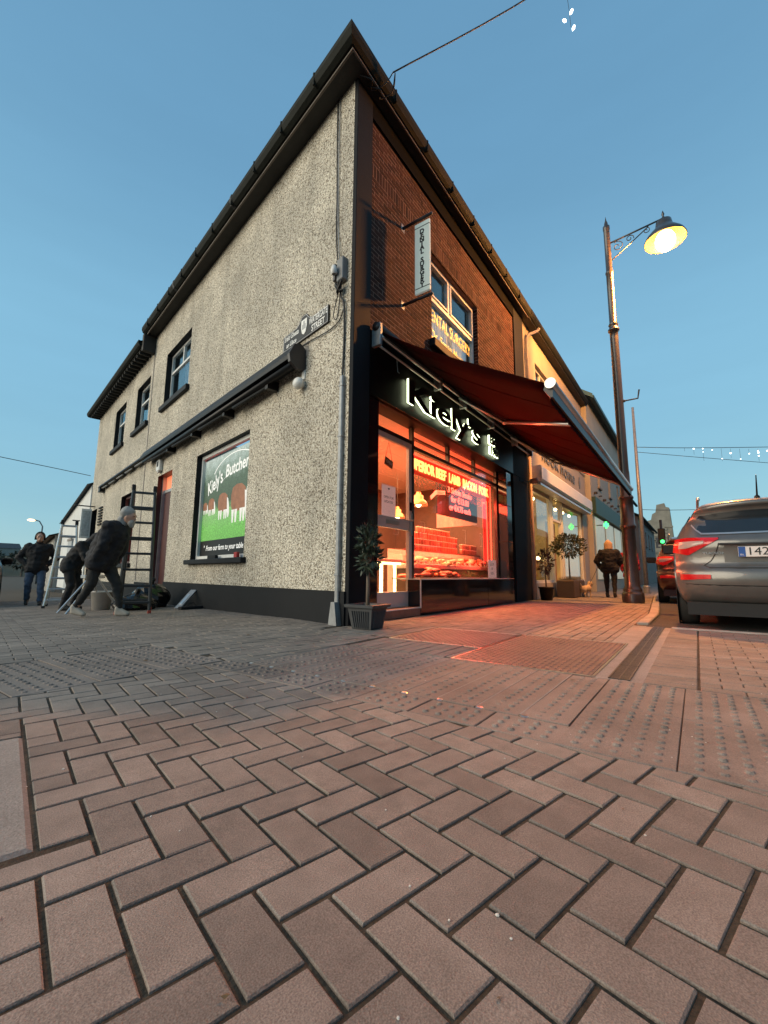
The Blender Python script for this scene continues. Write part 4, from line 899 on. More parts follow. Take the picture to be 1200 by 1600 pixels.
MB().bbox(-.036,.036,.0,.055,.25,3.25,.012).build('guard', M_galv, gp); q = MB(); q.prism_y([(-.036,.28),(.036,.28),(.085,0),(-.085,0)], .0, .10); q.build('foot', M_galv, gp)
for z in (.6,1.5,2.4,3.1): MB().bbox(-.046,.046,.0,.06,z,z+.025,.004).build('strap', M_galv, gp)
# dental projecting sign
ds = thing('hanging_sign', 'pale green vertical dental surgery sign projecting from the brick wall', 'sign', (1.25,0,0))
M_dsg = mat('pale green sign', (.72,.80,.72), .45, var=.05, emis=(.72,.80,.70), es=.22); M_dgr = mat('dark green', (.02,.06,.04), .5)  # small glow added to the sign face to lift its dim side
MB().bbox(-.02,.02,-.52,-.25,4.98,6.20,.004).build('panel', M_dsg, ds)
for z in (5.06,6.12): MB().box(-.0225,.0225,-.521,-.249,z-.006,z+.006).build('green_line', M_dgr, ds)
for k, chh in enumerate('DENTAL SURGERY'):
    if chh != ' ':
        t = text('lettering', chh, .11, M_ink, ds, (-.0215,-.385,6.03-k*.0715), (R(90),0,R(-90)), .0006, off=.005)
for z in (6.28,4.90):
    MB().tube([(0,0,z),(0,-.56,z)], .024, 10).build('bracket_arm', M_iron, ds, True); MB().bbox(-.05,.05,-.015,0,z-.07,z+.07,.005).build('wall_plate', M_galv, ds)

# ------------------------------------------------------------------ street lamp
LX, LY = 7.92, -2.24
sl_ = thing('street_lamp', 'tall black lamp post with scrolled bracket and lit sodium lantern', 'street lamp', (LX,LY,0))
MB().lathe([(.24,0),(.24,.20),(.225,.24),(.20,.26),(.21,.30),(.19,.34),(.165,.40),(.155,1.0),(.15,1.75),(.16,1.78),(.175,1.80),(.175,1.86),(.155,1.89),(.15,2.3),(.145,2.5),(.165,2.52),(.165,2.56),(.125,2.62),(.115,3.2)], 24).build('base', M_lamp, sl_, True)
MB().lathe([(.11,2.6),(.105,5.0),(.10,6.8),(.10,6.95),(.135,6.97),(.135,7.02),(.10,7.05),(.105,7.12),(.12,7.14),(.09,7.2),(.085,8.6),(.10,8.62),(.10,8.66),(.08,8.69),(.075,9.9),(.085,9.92),(.085,10.02),(.05,10.05),(.045,10.12),(.02,10.2),(.0,10.34)], 20).build('pole', M_lamp, sl_, True)
def bez(p0,p1,p2,n=10): return [tuple((1-t)**2*Vector(p0)+2*t*(1-t)*Vector(p1)+t*t*Vector(p2)) for t in [k/n for k in range(n+1)]]
MB().tube([(0,-.06,9.50),(0,-1.32,9.62)], .022, 8).build('bracket_arm', M_lamp, sl_, True)
MB().tube(bez((0,-.06,8.98),(0,-.35,9.15),(0,-.95,9.55)), .016, 6).build('bracket_brace', M_lamp, sl_, True)
def spiral(cy, cz, r0, turns, a0, sgn=1):
    return [(0, cy+(r0*(1-.8*k/28))*math.cos(a0+sgn*turns*6.283*k/28), cz+(r0*(1-.8*k/28))*math.sin(a0+sgn*turns*6.283*k/28)) for k in range(29)]
for s in (spiral(-.23,9.33,.15,1.3,R(60)), spiral(-.52,9.42,.10,1.2,R(200),-1), spiral(-.90,9.46,.085,1.2,R(100))): MB().tube(s, .011, 6).build('bracket_scroll', M_lamp, sl_, True)
HY, HZ = -1.28, 8.98
MB().lathe([(.0,.86),(.02,.80),(.035,.74),(.02,.70),(.03,.66),(.04,.60),(.05,.58),(.17,.54),(.19,.42),(.21,.36),(.30,.26),(.42,.12),(.46,.03),(.455,.0)], 28, (0,HY,HZ)).build('lantern_hood', M_lamp, sl_, True)
MB().lathe([(.44,.02),(.40,.11),(.28,.24),(.1,.3),(0,.31)], 28, (0,HY,HZ)).build('reflector', mat('lamp reflector', (.10,.05,.01), .5, emis=(1,.46,.04), es=2.6), sl_, True)
MB().ball((0,HY,HZ+.0), .22, 18, 12, (1,1,1.2)).build('bulb', mat('sodium bulb', (1,.7,.3), .4, emis=(1,.70,.28), es=22), sl_, True)
pl_ = bpy.data.lights.new('street_lamp_light','POINT'); pl_.energy = 5200; pl_.color = (1,.37,.07); pl_.shadow_soft_size = .26; po = bpy.data.objects.new('street_lamp_light', pl_); COL.objects.link(po); po.location = (LX,LY+HY,HZ-.30)
MB().bbox(-.03,.03,-.14,.10,5.0,5.06,.01).build('cable_bracket', M_iron, sl_); MB().tube([(0,-.12,5.03),(.0,-.42,5.03),(.0,-.46,5.25)], .02, 6).build('cable_hook', M_iron, sl_)

# ------------------------------------------------------------------ potted trees
M_pot = mat('dark plastic planter', (.055,.058,.062), .5, var=.2, nscale=10, bump=.2); M_soil = mat('soil', (.03,.02,.015), .95, bump=.6)
M_bark = mat('bark', (.17,.13,.10), .85, var=.3, nscale=20, bump=.5); M_leafA = mat('bay leaf', (.045,.065,.04), .45, var=.5, nscale=9, island=.5); M_leafB = mat('evergreen leaf', (.05,.06,.022), .5, var=.5, nscale=9, island=.5)
def leaves(mb, c, rx, rz_, n, ls, squash=.35, fn=None):
    for k in range(n):
        while True:
            p = Vector((rnd.uniform(-1,1),rnd.uniform(-1,1),rnd.uniform(-1,1)))
            if .25 < p.length < 1 and mnoise.noise(p*2.3+Vector((c[0]*7,c[1]*5,c[2]*3))) > -.22: break
        if fn and not fn(p): continue
        p = Vector((c[0]+p.x*rx*rnd.uniform(.9,1.12), c[1]+p.y*rx*rnd.uniform(.9,1.12), c[2]+p.z*rz_)); d = (p-Vector(c)).normalized()
        d = (d + Vector((rnd.uniform(-.7,.7),rnd.uniform(-.7,.7),rnd.uniform(-.5,.7)))).normalized(); s = d.orthogonal().normalized(); s = (s*math.cos(k)+d.cross(s)*math.sin(k)); l = ls*rnd.choice((.45,.7,.9,1.0,1.3))*rnd.uniform(.85,1.15); w_ = l*squash; nn = d.cross(s)
        mb.poly([p, p+d*l*.45+s*w_*.5+nn*l*.06, p+d*l, p+d*l*.45-s*w_*.5+nn*l*.06])
pt_ = thing('potted_tree', 'small bay tree in a ribbed dark planter beside the butcher shop door', 'potted tree', (-.02,-.36,0), R(4))
def ring4(mb, prof):
    prev = None
    for r_, z in prof:
        cur = [mb.pt((x*r_,y*r_,z)) for x,y in ((-1,-1),(1,-1),(1,1),(-1,1))]
        if prev:
            for k in range(4): mb.f.append([prev[k],prev[(k+1)%4],cur[(k+1)%4],cur[k]])
        prev = cur
    return mb
ring4(MB(), [(.125,0),(.13,.01),(.165,.23),(.17,.24),(.195,.245),(.20,.275),(.185,.28),(.16,.27),(.155,.24)]).build('planter', M_pot, pt_)
for sd in range(4):
    for k in range(8):
        q = MB(Matrix.Rotation(sd*math.pi/2,4,'Z')); x = -.105+k*.03; q.tube([(x*.86,-.136,.02),(x*1.05,-.168,.205)], .009, 6); q.build('planter_rib', M_pot, pt_)
ring4(MB(), [(0,.255),(.158,.255)]).build('soil', M_soil, pt_)
MB().tube([(0,0,.25),(.008,.004,.5),(-.004,.0,.75),(.0,0,1.0)], [.024,.022,.02,.016], 8).build('trunk', M_bark, pt_, True)
q = MB(); leaves(q, (0,0,1.02), .115, .17, 330, .08, .42); leaves(q, (.02,-.02,.84), .105, .18, 260, .08, .42); leaves(q, (-.05,.02,.74), .06, .10, 60, .075, .42); pc = q.build('crown', M_leafA, pt_)
q = MB()
for k in range(9): a = k*2.4; q.tube([(0,0,.75+.03*k),(.09*math.cos(a),.09*math.sin(a),.85+.03*k)], .006, 5)
q.build('branches', M_bark, pc)
p2 = thing('potted_tree', 'thin dark leaved shrub in a round black pot between the two shops', 'potted tree', (7.55,-.33,0))
MB().lathe([(0,0),(.14,0),(.18,.30),(.20,.30),(.20,.34),(.175,.34),(.17,.30),(0,.29)], 18).build('planter', M_black, p2, True); MB().tube([(0,0,.28),(.01,.01,.7),(0,0,1.05)], [.02,.016,.01], 8).build('trunk', M_bark, p2, True)
q = MB(); leaves(q, (0,0,.98), .17, .30, 300, .10, .35); q.build('crown', mat('purple leaf', (.045,.022,.02), .5, var=.4, island=.4), p2)
p3 = thing('planter_box', 'long dark trough planter with a round clipped tree in front of the cream shop', 'planter', (9.9,-.42,0))
M_wick = mat('dark wicker', (.07,.05,.04), .7, var=.35, nscale=60, bump=.6, bscale=80)
MB().bbox(-.72,-.01,-.24,.24,0,.5,.02).build('trough', M_wick, p3); MB().bbox(.01,.72,-.24,.24,0,.5,.02).build('trough', M_wick, p3)
q = MB()
for k in range(900):
    x, y = rnd.uniform(-.70,.70), rnd.uniform(-.24,.24); h = rnd.uniform(.05,.14); q.poly([(x-.005,y,.5),(x+.005,y,.5),(x+rnd.uniform(-.03,.03),y+rnd.uniform(-.03,.03),.5+h)])
tag(q.build('grass_fringe', mat('dry grass', (.13,.11,.05), .8, var=.4, island=.4), p3), kind='stuff')
MB().tube([(-.1,0,.48),(-.09,.01,.9),(-.1,0,1.35)], [.026,.022,.018], 8).build('trunk', M_bark, p3, True)
q = MB(); leaves(q, (-.1,0,1.52), .50, .34, 1500, .085, .42); leaves(q, (-.45,0,1.62), .30, .24, 420, .085, .42); q.build('crown', M_leafB, p3)

# ------------------------------------------------------------------ the cream shop next door
N = thing('cream_shop', 'cream rendered shop with shutter box and lit windows next to the butcher', 'building', (0,0,0))
SO = (7.55,14.3,.42,3.12); UW = [(8.6,10.3,5.5,7.05),(12.2,13.9,5.5,7.05)]
q = MB(FM); wall_open(q, 7.36, 15.2, 0, 7.84, [SO]+UW, .2)
for u in UW: reveals(q, u, .18)
reveals(q, SO, .15); q.build('front_wall', M_cream, N)
for (a,b,c,d) in UW:
    wo = MB(FM); frame_rect(wo,a+.01,b-.01,c+.01,d-.01,.07,-.16,-.1); wo.box((a+b)/2-.03,(a+b)/2+.03,-.16,-.1,c,d); w_ = wo.build('window', M_white, N)
    g = MB(FM); g.box(a+.07,b-.07,-.14,-.135,c+.07,d-.07); g.build('pane', M_glass, w_); g = MB(FM); g.poly([(a,-.5,c),(b,-.5,c),(b,-.5,d),(a,-.5,d)]); g.build('room_wall', M_inner, w_); g = MB(FM); g.bbox(a-.08,b+.08,-.05,.08,c-.1,c,.01); g.build('sill', M_cream, w_)
q = MB(FM); q.box(7.38,15.3,-.1,.22,7.84,7.9); q.build('soffit', M_soff, N)
q = MB(FM); q.prism_x([(.22,7.86),(.225,8.06),(.31,8.07),(.315,7.96),(.26,7.88)], 7.43, 15.3); q.build('gutter', M_gut, N)
q = MB(); q.poly([(7.4,-.25,8.05),(15.3,-.25,8.05),(15.3,4.4,10.1),(7.4,4.4,10.1)]); q.poly([(15.2,0,0),(15.2,8,0),(15.2,8,8),(15.2,4.4,10.1),(15.2,0,8)]); q.build('roof', M_slate, N)
q = MB(); q.tube([(7.62,-.07,3.9),(7.62,-.07,7.35),(7.72,-.1,7.5),(8.15,-.24,7.78),(8.2,-.27,7.86)], .045, 10); q.build('downpipe', mat('cream pipe', (.36,.31,.27), .5), N, True)
q = MB(); q.tube([(7.47,-.06,0),(7.47,-.06,3.9)], .05, 10); q.build('downpipe', mat('pink pipe', (.55,.40,.34), .5), N, True)
# shutter box
q = MB(FM); q.prism_x([(0,3.60),(.30,3.60),(.33,3.55),(.33,3.22),(.28,3.16),(0,3.10)], 7.62, 14.6); sb = q.build('shutter_box', M_white, N)
q = MB(FM); q.box(7.65,14.55,.02,.28,3.06,3.12); q.build('shutter_slat', M_alu, sb)
M_gsg = mat('grey lettering', (.13,.14,.15), .5)
fitw(text('lettering','nook home',.62,M_gsg,N,(11.0,-.02,4.25),FR,.012,off=.004),4.3); MB(FM).prism_y([(13.9,4.3),(14.0,4.05),(14.1,4.05),(14.2,4.3),(14.1,4.5),(14.0,4.5)],.002,.02).build('emblem', M_gsg, N)
MB(FM).box(7.36,15.2,0,.03,4.75,4.82).build('string_course', M_cream, N)
# shop front joinery
wo = MB(FM)
for x in (7.58,9.75,10.0,11.05,11.3,14.22): wo.box(x-.035,x+.035,-.14,-.05,.42 if x in (7.58,14.22,9.75,11.3) else .1,3.1)
wo.box(7.6,9.75,-.14,-.05,2.98,3.1); wo.box(11.3,14.2,-.14,-.05,2.98,3.1); wo.box(10.0,11.05,-.14,-.05,2.35,2.42); wo.box(7.6,9.75,-.14,-.02,.42,.5); wo.box(11.3,14.2,-.14,-.02,.42,.5)
jf = wo.build('shopfront_frame', M_white, N)
for (x0,x1,z0) in ((7.61,9.72,.5),(11.33,14.19,.5),(10.03,11.02,2.42)): 
    g = MB(FM); g.box(x0,x1,-.10,-.094,z0,2.98 if z0 < 1 else 3.1); g.build('pane', M_shopglass, jf)
M_wood = mat('shop door wood', (.30,.17,.08), .5, var=.2, nscale=6)
g = MB(FM); frame_rect(g,10.04,11.01,.1,2.35,.12,-.3,-.25); g.box(10.16,10.89,-.3,-.25,.22,.6); g.build('door', M_wood, N)
# interior with its lamps and goods
M_nw = mat('shop inner wall', (.6,.5,.3), .8, var=.1)
q = MB(); q.poly([(7.45,2.6,0),(14.4,2.6,0),(14.4,2.6,3.2),(7.45,2.6,3.2)]); q.poly([(7.45,.2,3.15),(14.4,.2,3.15),(14.4,2.6,3.15),(7.45,2.6,3.15)]); q.poly([(7.45,.2,.1),(14.4,.2,.1),(14.4,2.6,.1),(7.45,2.6,.1)]); q.poly([(14.4,.2,0),(14.4,2.6,0),(14.4,2.6,3.2),(14.4,.2,3.2)]); q.poly([(7.45,.2,0),(7.45,2.6,0),(7.45,2.6,3.2),(7.45,.2,3.2)]); q.build('shop_interior', M_nw, N)
area_l('cream_shop_light', (11,1.2,3.05), 6, 1.2, 60, (1,.68,.30))
M_spot = mat('spot bulb', (1,.85,.5), .5, emis=(1,.72,.3), es=16)
for k, (x,y) in enumerate(((7.8,.35),(8.3,.35),(9.0,.35),(11.6,.35),(12.6,.35),(13.6,.35))):
    o = MB().ball((0,0,0),.055,10,7).build('spotlight', M_spot, None, True); o.location = (x,y,2.93)
    tag(o, ['first','second','third','fourth','fifth','sixth'][k]+' ceiling spotlight from the butcher side in the cream shop window', 'spotlight', 'cream shop spotlights')
for k, (x,y,z) in enumerate(((8.4,.9,2.05),(9.3,1.5,1.6),(11.9,1.1,1.25),(8.9,.8,1.22),(8.1,.8,1.15))):
    o = MB().ball((0,0,0),.07 if k else .12,12,8).build('globe_lamp', M_spot, None, True); o.location = (x,y,z); tag(o, ['large glowing globe lamp in the left cream shop window','small glowing globe at the back of the cream shop','small glowing globe above the ribbed vase in the cream shop','small light beside the shrub in the cream shop window','small light low at the left of the cream shop window'][k], 'lamp', 'cream shop globe lamps')
def wreath(x, y, z, r, lab):
    q = MB()
    for k in range(420):
        a = rnd.uniform(0,6.283); b_ = rnd.uniform(0,6.283); rr = r+.09*math.cos(b_); p = Vector((x+rr*math.cos(a), y+.07*math.sin(b_), z+rr*math.sin(a))); d = Vector((rnd.uniform(-1,1),rnd.uniform(-1,1),rnd.uniform(-1,1))).normalized()*.07; e = d.orthogonal().normalized()*.015
        q.poly([p-e, p+e, p+d])
    o = q.build('wreath', M_herb); tag(o, lab, 'wreath'); q = MB(); q.tube([(x+r*math.cos(k*.3),y,z+r*math.sin(k*.3)) for k in range(22)], .03, 6); q.build('ring', M_bark, o)
wreath(8.2,.6,1.75,.24,'round green wreath hanging in the left cream shop window'); wreath(9.1,.7,1.65,.20,'green wreath hanging beside the globe lamp in the cream shop')
vs = thing('ribbed_vase', 'tall cream ribbed lamp base standing in the right cream shop window', 'vase', (12.0,.75,.3)); MB().lathe([(.0,0)]+[(.16+.045*(k%2),.08*k) for k in range(12)]+[(.08,.98),(0,1.0)], 18).build('body', mat('cream ceramic', (.7,.6,.45), .4), vs, True)
for k,(x,w_,h,cc) in enumerate(((8.8,.5,1.0,(.5,.4,.12)),(9.4,.3,1.2,(.45,.36,.1)),(13.0,.6,.9,(.4,.3,.15)))):
    o = MB().bbox(x-w_/2,x+w_/2,1.2,1.5,.1,.1+h,.02).build('display_cabinet', mat('cabinet %d'%k, cc, .5, var=.3)); tag(o, ['mustard display cabinet in the left cream shop window','narrow mustard cabinet near the cream shop door','brown cabinet in the right cream shop window'][k], 'cabinet')
    q = MB(); q.box(x-.005,x+.005,1.19,1.2,.15,.05+h); q.build('door_gap', M_inner, o); q = MB(); q.cyl((x+.04,1.2,.1+h*.6),(x+.04,1.17,.1+h*.6),.015); q.build('knob', M_steel, o)
# shop spot lamp on the corner pier
fl = thing('flood_lamp', 'small round floodlight fixed between the butcher and cream shops', 'flood lamp', (6.95,-.05,3.02)); MB().tube([(0,0,0),(0,-.18,.02)], .02, 6).build('arm', M_galv, fl); MB().lathe([(0,.07),(.09,.06),(.11,0),(.10,-.05),(0,-.06)], 14, (0,-.26,.0)).build('head', mat('pinkish cap', (.45,.30,.24), .4), fl, True)

# ------------------------------------------------------------------ further buildings along the street
def house(name, lab, x0, x1, y0, y1, h, rh, mw, mr, ops, gable=False, verge=None, shop=None):
    o = thing(name, lab, 'building', (0,0,0)); q = MB(FM); wall_open(q, x0, x1, 0, h, ops, .2, o=-y0)
    for u in ops: reveals(q, u, .2, o=-y0)
    q.build('front_wall', mw, o); q = MB(); ym = (y0+y1)/2
    q.poly([(x0,y0,0),(x0,y1,0),(x0,y1,h),(x0,ym,h+rh),(x0,y0,h)]); q.build('gable_wall', mw, o); q = MB(); q.poly([(x1,y0,0),(x1,y1,0),(x1,y1,h),(x1,ym,h+rh),(x1,y0,h)]); q.build('gable_wall', mw, o)
    q = MB(); q.poly([(x0-.15,y0-.3,h),(x1+.15,y0-.3,h),(x1+.15,ym,h+rh+.1),(x0-.15,ym,h+rh+.1)]); q.poly([(x0-.15,y1+.3,h),(x1+.15,y1+.3,h),(x1+.15,ym,h+rh+.1),(x0-.15,ym,h+rh+.1)]); q.build('roof', mr, o)
    q = MB(); q.prism_x([(y0-.32,h-.12),(y0-.32,h+.06),(ym,h+rh+.14),(ym,h+rh-.06)], x0-.2, x0-.14); q.build('barge_board', verge or M_gut, o)
    q = MB(); q.box(x0,x1,y0-.34,y0-.2,h-.08,h+.06); q.build('gutter', verge or M_gut, o)
    for (a,b,c,d) in ops:
        wo = MB(FM); frame_rect(wo,a,b,c,d,.06,-y0-.18,-y0-.12); wo.box((a+b)/2-.025,(a+b)/2+.025,-y0-.18,-y0-.12,c,d); w_ = wo.build('window', M_white, o)
        g = MB(FM); g.box(a+.05,b-.05,-y0-.16,-y0-.155,c+.05,d-.05); g.build('pane', M_glass, w_); g = MB(FM); g.poly([(a,-y0-.5,c),(b,-y0-.5,c),(b,-y0-.5,d),(a,-y0-.5,d)]); g.build('room_wall', M_inner, w_); g = MB(FM); g.box(a-.08,b+.08,-y0-.05,-y0+.08,c-.08,c); g.build('sill', M_conc, w_)
    return o
M_grn = mat('green barge paint', (.02,.06,.05), .5)
h1 = house('tall_building', 'tall pale building with green edged gable beyond the cream shop', 15.25, 26, -.2, 8.5, 8.2, 3.2, mat('pale yellow render', (.42,.40,.33), .8, var=.12, nscale=1), M_slate, [(17.0+k*3,17.6+k*3,4.6,5.7) for k in range(3)], verge=M_grn)
MB().box(15.3,26,-.35,-.2,3.2,3.9).build('shop_fascia', M_dgr, h1)
for k in range(4): MB().box(15.6+k*2.6,17.8+k*2.6,-.235,-.21,.5,3.1).build('shop_pane', mat('lit shop panel', (.3,.3,.28), .3, emis=(.9,.8,.55), es=.25, var=.5, nscale=2), h1)
for k in range(9): MB(FM).bbox(15.9+k*1.1,15.98+k*1.1,.2,.34,4.1+(k%2)*.05,4.2,.01).build('wall_hook', M_iron, h1)
house('dark_house', 'dark stone fronted house after the tall pale building', 26.1, 36, .3, 8, 6.3, 2.5, mat('dark render', (.12,.10,.09), .8), M_slate, [(27.5,28.6,3.8,5.2),(31,32.1,3.8,5.2)])
house('street_house', 'low grey house far along the right side of the street', 36.1, 52, .0, 8, 5.4, 2.4, M_conc, M_slate, [(38+k*3,39.1+k*3,3.3,4.6) for k in range(4)])
gsn = thing('pharmacy_sign', 'green lit pharmacy sign projecting from the tall building', 'sign', (15.9,-.45,2.75)); M_green = mat('green light', (.1,1,.3), .5, emis=(.06,1,.22), es=2.5)
MB().bbox(-.02,.02,-.24,-.04,-.07,.07,.004).build('panel', M_green, gsn); MB().bbox(-.02,.02,-.18,-.1,-.14,.14,.004).build('panel', M_green, gsn); MB().tube([(0,.0,0),(0,.25,0)], .02, 6).build('arm', M_iron, gsn)
tl = thing('traffic_light', 'slim traffic signal showing green behind the lamp post', 'traffic light', (19.2,-2.35,0))
MB().tube([(0,0,0),(0,0,3.2)], .055, 10).build('pole', M_iron, tl, True)
for z, nm in ((2.45,'head'),(1.25,'push_box')): MB().bbox(-.1,.1,-.14,.14,z-.35,z+.35,.02).build(nm, M_black, tl)
for z in (2.2,1.25): 
    q = MB(); q.ball((-.11,-.02,z), .085, 12, 8, (.35,1,1)); q.build('lens', M_green, tl, True)
# ruined tower at the end of the street
M_ruin = mat('ruin stone', (.20,.19,.16), .9, var=.35, nscale=.6, bump=.8, bscale=3)
tw = thing('ruined_tower', 'broken grey stone castle tower at the far end of the street', 'tower', (79.5,1.2,0))
prof = [(-2.7,7.0),(-2.5,8.7),(-1.7,8.9),(-1.5,9.6),(-.7,9.8),(-.5,10.7),(.0,11.0),(.2,12.2),(1.3,12.4),(1.4,11.8),(1.9,11.6),(2.1,8),(2.3,4)]
q = MB(); q.prism_x([(2.9,-.5)]+[(-x,z) for x, z in prof]+[(-2.8,-.5)], -1.4, 1.4); q.build('wall', M_ruin, tw)
for k in range(40):
    z = rnd.uniform(.5,9); y = rnd.uniform(-2.4,2.4); q = MB(); q.bbox(-1.52,-1.4,y-.3,y+.3,z-.16,z+.16,.04); q.build('stone', M_ruin, tw)
q = MB(); q.box(-1.43,-1.39,-.3,.3,5.2,6.9); q.build('arrow_slit', M_inner, tw)
# unseen terrace added across the main street to darken reflections in the shop glass
def far_side(lab, x0, x1, h, mw, n):  # wall colours darkened to stand in for shade from the corner building
    o = thing('added_terrace_house', lab, 'building', (0,0,0), 0); T = Matrix.Translation((0,-16.5,0)); ops = []
    for k in range(n):
        xa = x0+(x1-x0)*(k+.5)/n; ops += [(xa-.55,xa+.55,4.0,5.6),(xa-.9,xa+.9,.5,2.7)]
    q = MB(T); wall_open(q, x0, x1, 0, h, ops, .2)
    for u in ops: reveals(q, u, .2)
    q.build('front_wall', mw, o)
    q = MB(T); q.box(x0,x1,-7,-.6,0,h); q.build('rooms', M_inner, o)
    q = MB(T); q.prism_x([(.35,h-.05),(-3.5,h+2.4),(-7.4,h-.05)], x0-.02, x1+.02); q.build('roof', M_slate, o)
    for u in ops: q = MB(T); q.box(u[0],u[1],-.18,-.175,u[2],u[3]); w_ = q.build('window', M_glass, o); q = MB(T); frame_rect(q,u[0],u[1],u[2],u[3],.06,-.16,-.12); q.build('frame', M_white, w_)
far_side('unseen grey rendered house added across the main street', -24, -12, 6.4, mat('grey terrace render', (.10,.10,.10), .85), 3); far_side('unseen dull red house added across the main street', -11.9, -1, 6.8, mat('dull red render', (.07,.035,.03), .85), 3); far_side('unseen buff house added across the main street', -.9, 11, 6.2, mat('buff render', (.10,.085,.065), .85), 3); far_side('unseen dark green house added across the main street', 11.1, 24, 6.9, mat('green render', (.04,.05,.045), .85), 3)
far_side('unseen brown house added far along the other side', 24.1, 42, 6.6, mat('brown render', (.06,.05,.04), .85), 4); far_side('unseen grey house added far along the other side', 42.1, 60, 6.2, mat('slate render', (.06,.06,.065), .85), 4); far_side('last unseen dark house added along the other side', 60.1, 82, 7, mat('umber render', (.05,.045,.04), .85), 4)
# slim mast and second lamp post bracket
ms = thing('mast', 'slim grey metal mast behind the street lamp', 'mast', (15.2,-1.93,0)); MB().tube([(0,0,0),(-.01,.0,3.5),(-.02,0,7.35)], [.085,.07,.045], 10).build('shaft', M_galv, ms, True); MB().lathe([(.12,0),(.12,.25),(.09,.3)], 12).build('base', M_galv, ms)
# overhead cables and lights
cable('overhead_cable', [(.35,-.42,8.02),(1.9,-2.2,9.9),(4.2,-4.9,13.2)], .011, 'overhead cable leaving the eaves corner upward to the right', ID)
cable('eaves_cable', [(-.03,-.10,7.80),(.10,-.22,7.76),(.22,-.12,7.79),(.30,-.3,7.84),(.35,-.42,8.02)], .008, 'tangle of cable tied under the eaves corner', ID)
cable('eaves_cable', [(.16,-.10,7.80),(.26,-.26,7.74),(.38,-.16,7.78),(.46,-.34,7.86),(.36,-.45,8.0),(.5,-.3,7.85)], .007, 'second loop of cable tied under the eaves corner', ID)
cable('overhead_cable', [(-22,24,9.2),(-8,17,5.4),(2.9,16.2,4.5)], .012, 'cable reaching the far end of the side wall from the left', ID)
cable('overhead_cable', [(15.18,-1.95,5.7),(17,-4.5,5.7),(22,-11,6.0),(24,-14,6.2)], .012, 'upper cable from the mast carrying icicle lights across the street', ID)
cable('overhead_cable', [(15.18,-1.95,5.5),(17,-4.5,5.25),(20,-9,4.8),(22,-12,4.6)], .010, 'lower cable from the mast dipping across the street', ID)
cable('overhead_cable', [(15.2,-1.93,3.2),(18,-4,3.4),(28,-12,4.4)], .010, 'low cable passing behind the grey car', ID)
M_fairy = mat('fairy bulb', (1,1,1), .5, emis=(.85,.95,1), es=5)
il = thing('icicle_lights', 'string of white icicle lights hanging from the cable over the street', 'string lights', (0,0,0))
for k in range(13):
    t = k/12; X = 16.3+t*2.6; Y = -3.5-t*3.55; Z = 5.68; n = rnd.randrange(1,5); zz = Z-.05
    q = MB(); q.tube([(X,Y,Z),(X,Y,Z-.13*n)], .004, 4); q.build('drop_wire', M_wire, il)
    for e in range(n):
        if rnd.random() < .55: MB().ball((X+rnd.uniform(-.06,.06),Y,zz-e*.13+rnd.uniform(-.04,.04)),rnd.uniform(.016,.032),7,5).build('bulb', M_fairy, il, True)
st_ = thing('star_lights', 'three small white lights hanging high above the street', 'string lights', (0,0,0))
for (x,y,z,tl_) in ((4.13,-2.3,12.24,.5),(4.07,-2.17,12.05,-.5),(4.2,-2.31,11.91,.4)):
    q = MB(Matrix.Translation((x,y,z)) @ Matrix.Rotation(tl_,4,'X')); q.lathe([(.0,-.07),(.03,-.01),(.022,.04),(0,.06)], 8); q.build('bulb', M_fairy, st_, True)
MB().tube([(4.05,-2.2,13.4),(4.12,-2.26,12.3),(4.15,-2.27,11.9)], .004, 4).build('drop_wire', M_wire, st_)

# ------------------------------------------------------------------ left of the side street
G0 = lambda y: gz(0,y)
wg = thing('white_house', 'white rendered gable building beyond the end of the side wall', 'building', (0,0,0))
def P2(s, o): v = WD*s+WN*o; return v.x, v.y
def vquad(mb, p, r_, z0, z1): mb.poly([(*p,z0),(*r_,z0),(*r_,z1),(*p,z1)])
A_, B_, C_ = P2(18.6,-.05), P2(26.5,-.05), P2(18.6,-7); D_ = P2(26.5,-7)
q = MB(); gy = -.5
q.poly([(*A_,gy),(*B_,gy),(*B_,3.4),(*A_,4.5)]); q.poly([(*A_,gy),(*C_,gy),(*C_,6),(*A_,4.5)]); q.poly([(*B_,gy),(*D_,gy),(*D_,6),(*B_,3.4)]); q.build('wall', M_wrend, wg)
q = MB(); q.poly([(*P2(18.5,.15),4.5),(*P2(26.6,.15),3.35),(*P2(26.6,-4),5.4),(*P2(18.5,-4),6.4)]); q.build('roof', M_slate, wg)
q = MB(LM); q.box(22.2,23.4,-.1,.02,-.5,2.2); q.build('garage_door', mat('grey door', (.42,.44,.45), .6), wg); q = MB(LM); q.box(22.15,23.45,.0,.06,2.2,2.32); q.build('lintel', M_conc, wg); q = MB(LM); q.box(20.4,20.46,0,.3,3.0,3.05); q.build('bracket', M_iron, wg)
o = MB(LM); o.box(18.6,26.5,-.05,.0,-.5,-.2); o.build('plinth', M_dark, wg)
dr = house('slate_house', 'dark slate roofed house rising behind the white gable', 7.3, 12.8, 25, 31.5, 4.3, 1.3, M_inner, M_slate, [])
shd = thing('lean_to_shed', 'pale boarded shed with a tiled roof further down the side street', 'shed', (0,0,0))
q = MB(LM); 
for k in range(16): q.box(26.8+k*.32,27.1+k*.32,-3,.25+.01*(k%2),-.6,2.75-.02*k)
q.build('boards', mat('pale boards', (.42,.40,.36), .8, island=.15, var=.2), shd)
q = MB(LM); q.poly([(26.6,.55,2.7),(32.2,.55,2.35),(32.2,-3,3.4),(26.6,-3,3.9)]); q.poly([(26.6,.55,2.6),(32.2,.55,2.25),(32.2,-3,3.3),(26.6,-3,3.8)]); q.build('roof', mat('brown tile', (.10,.065,.045), .8, var=.3, nscale=5), shd)
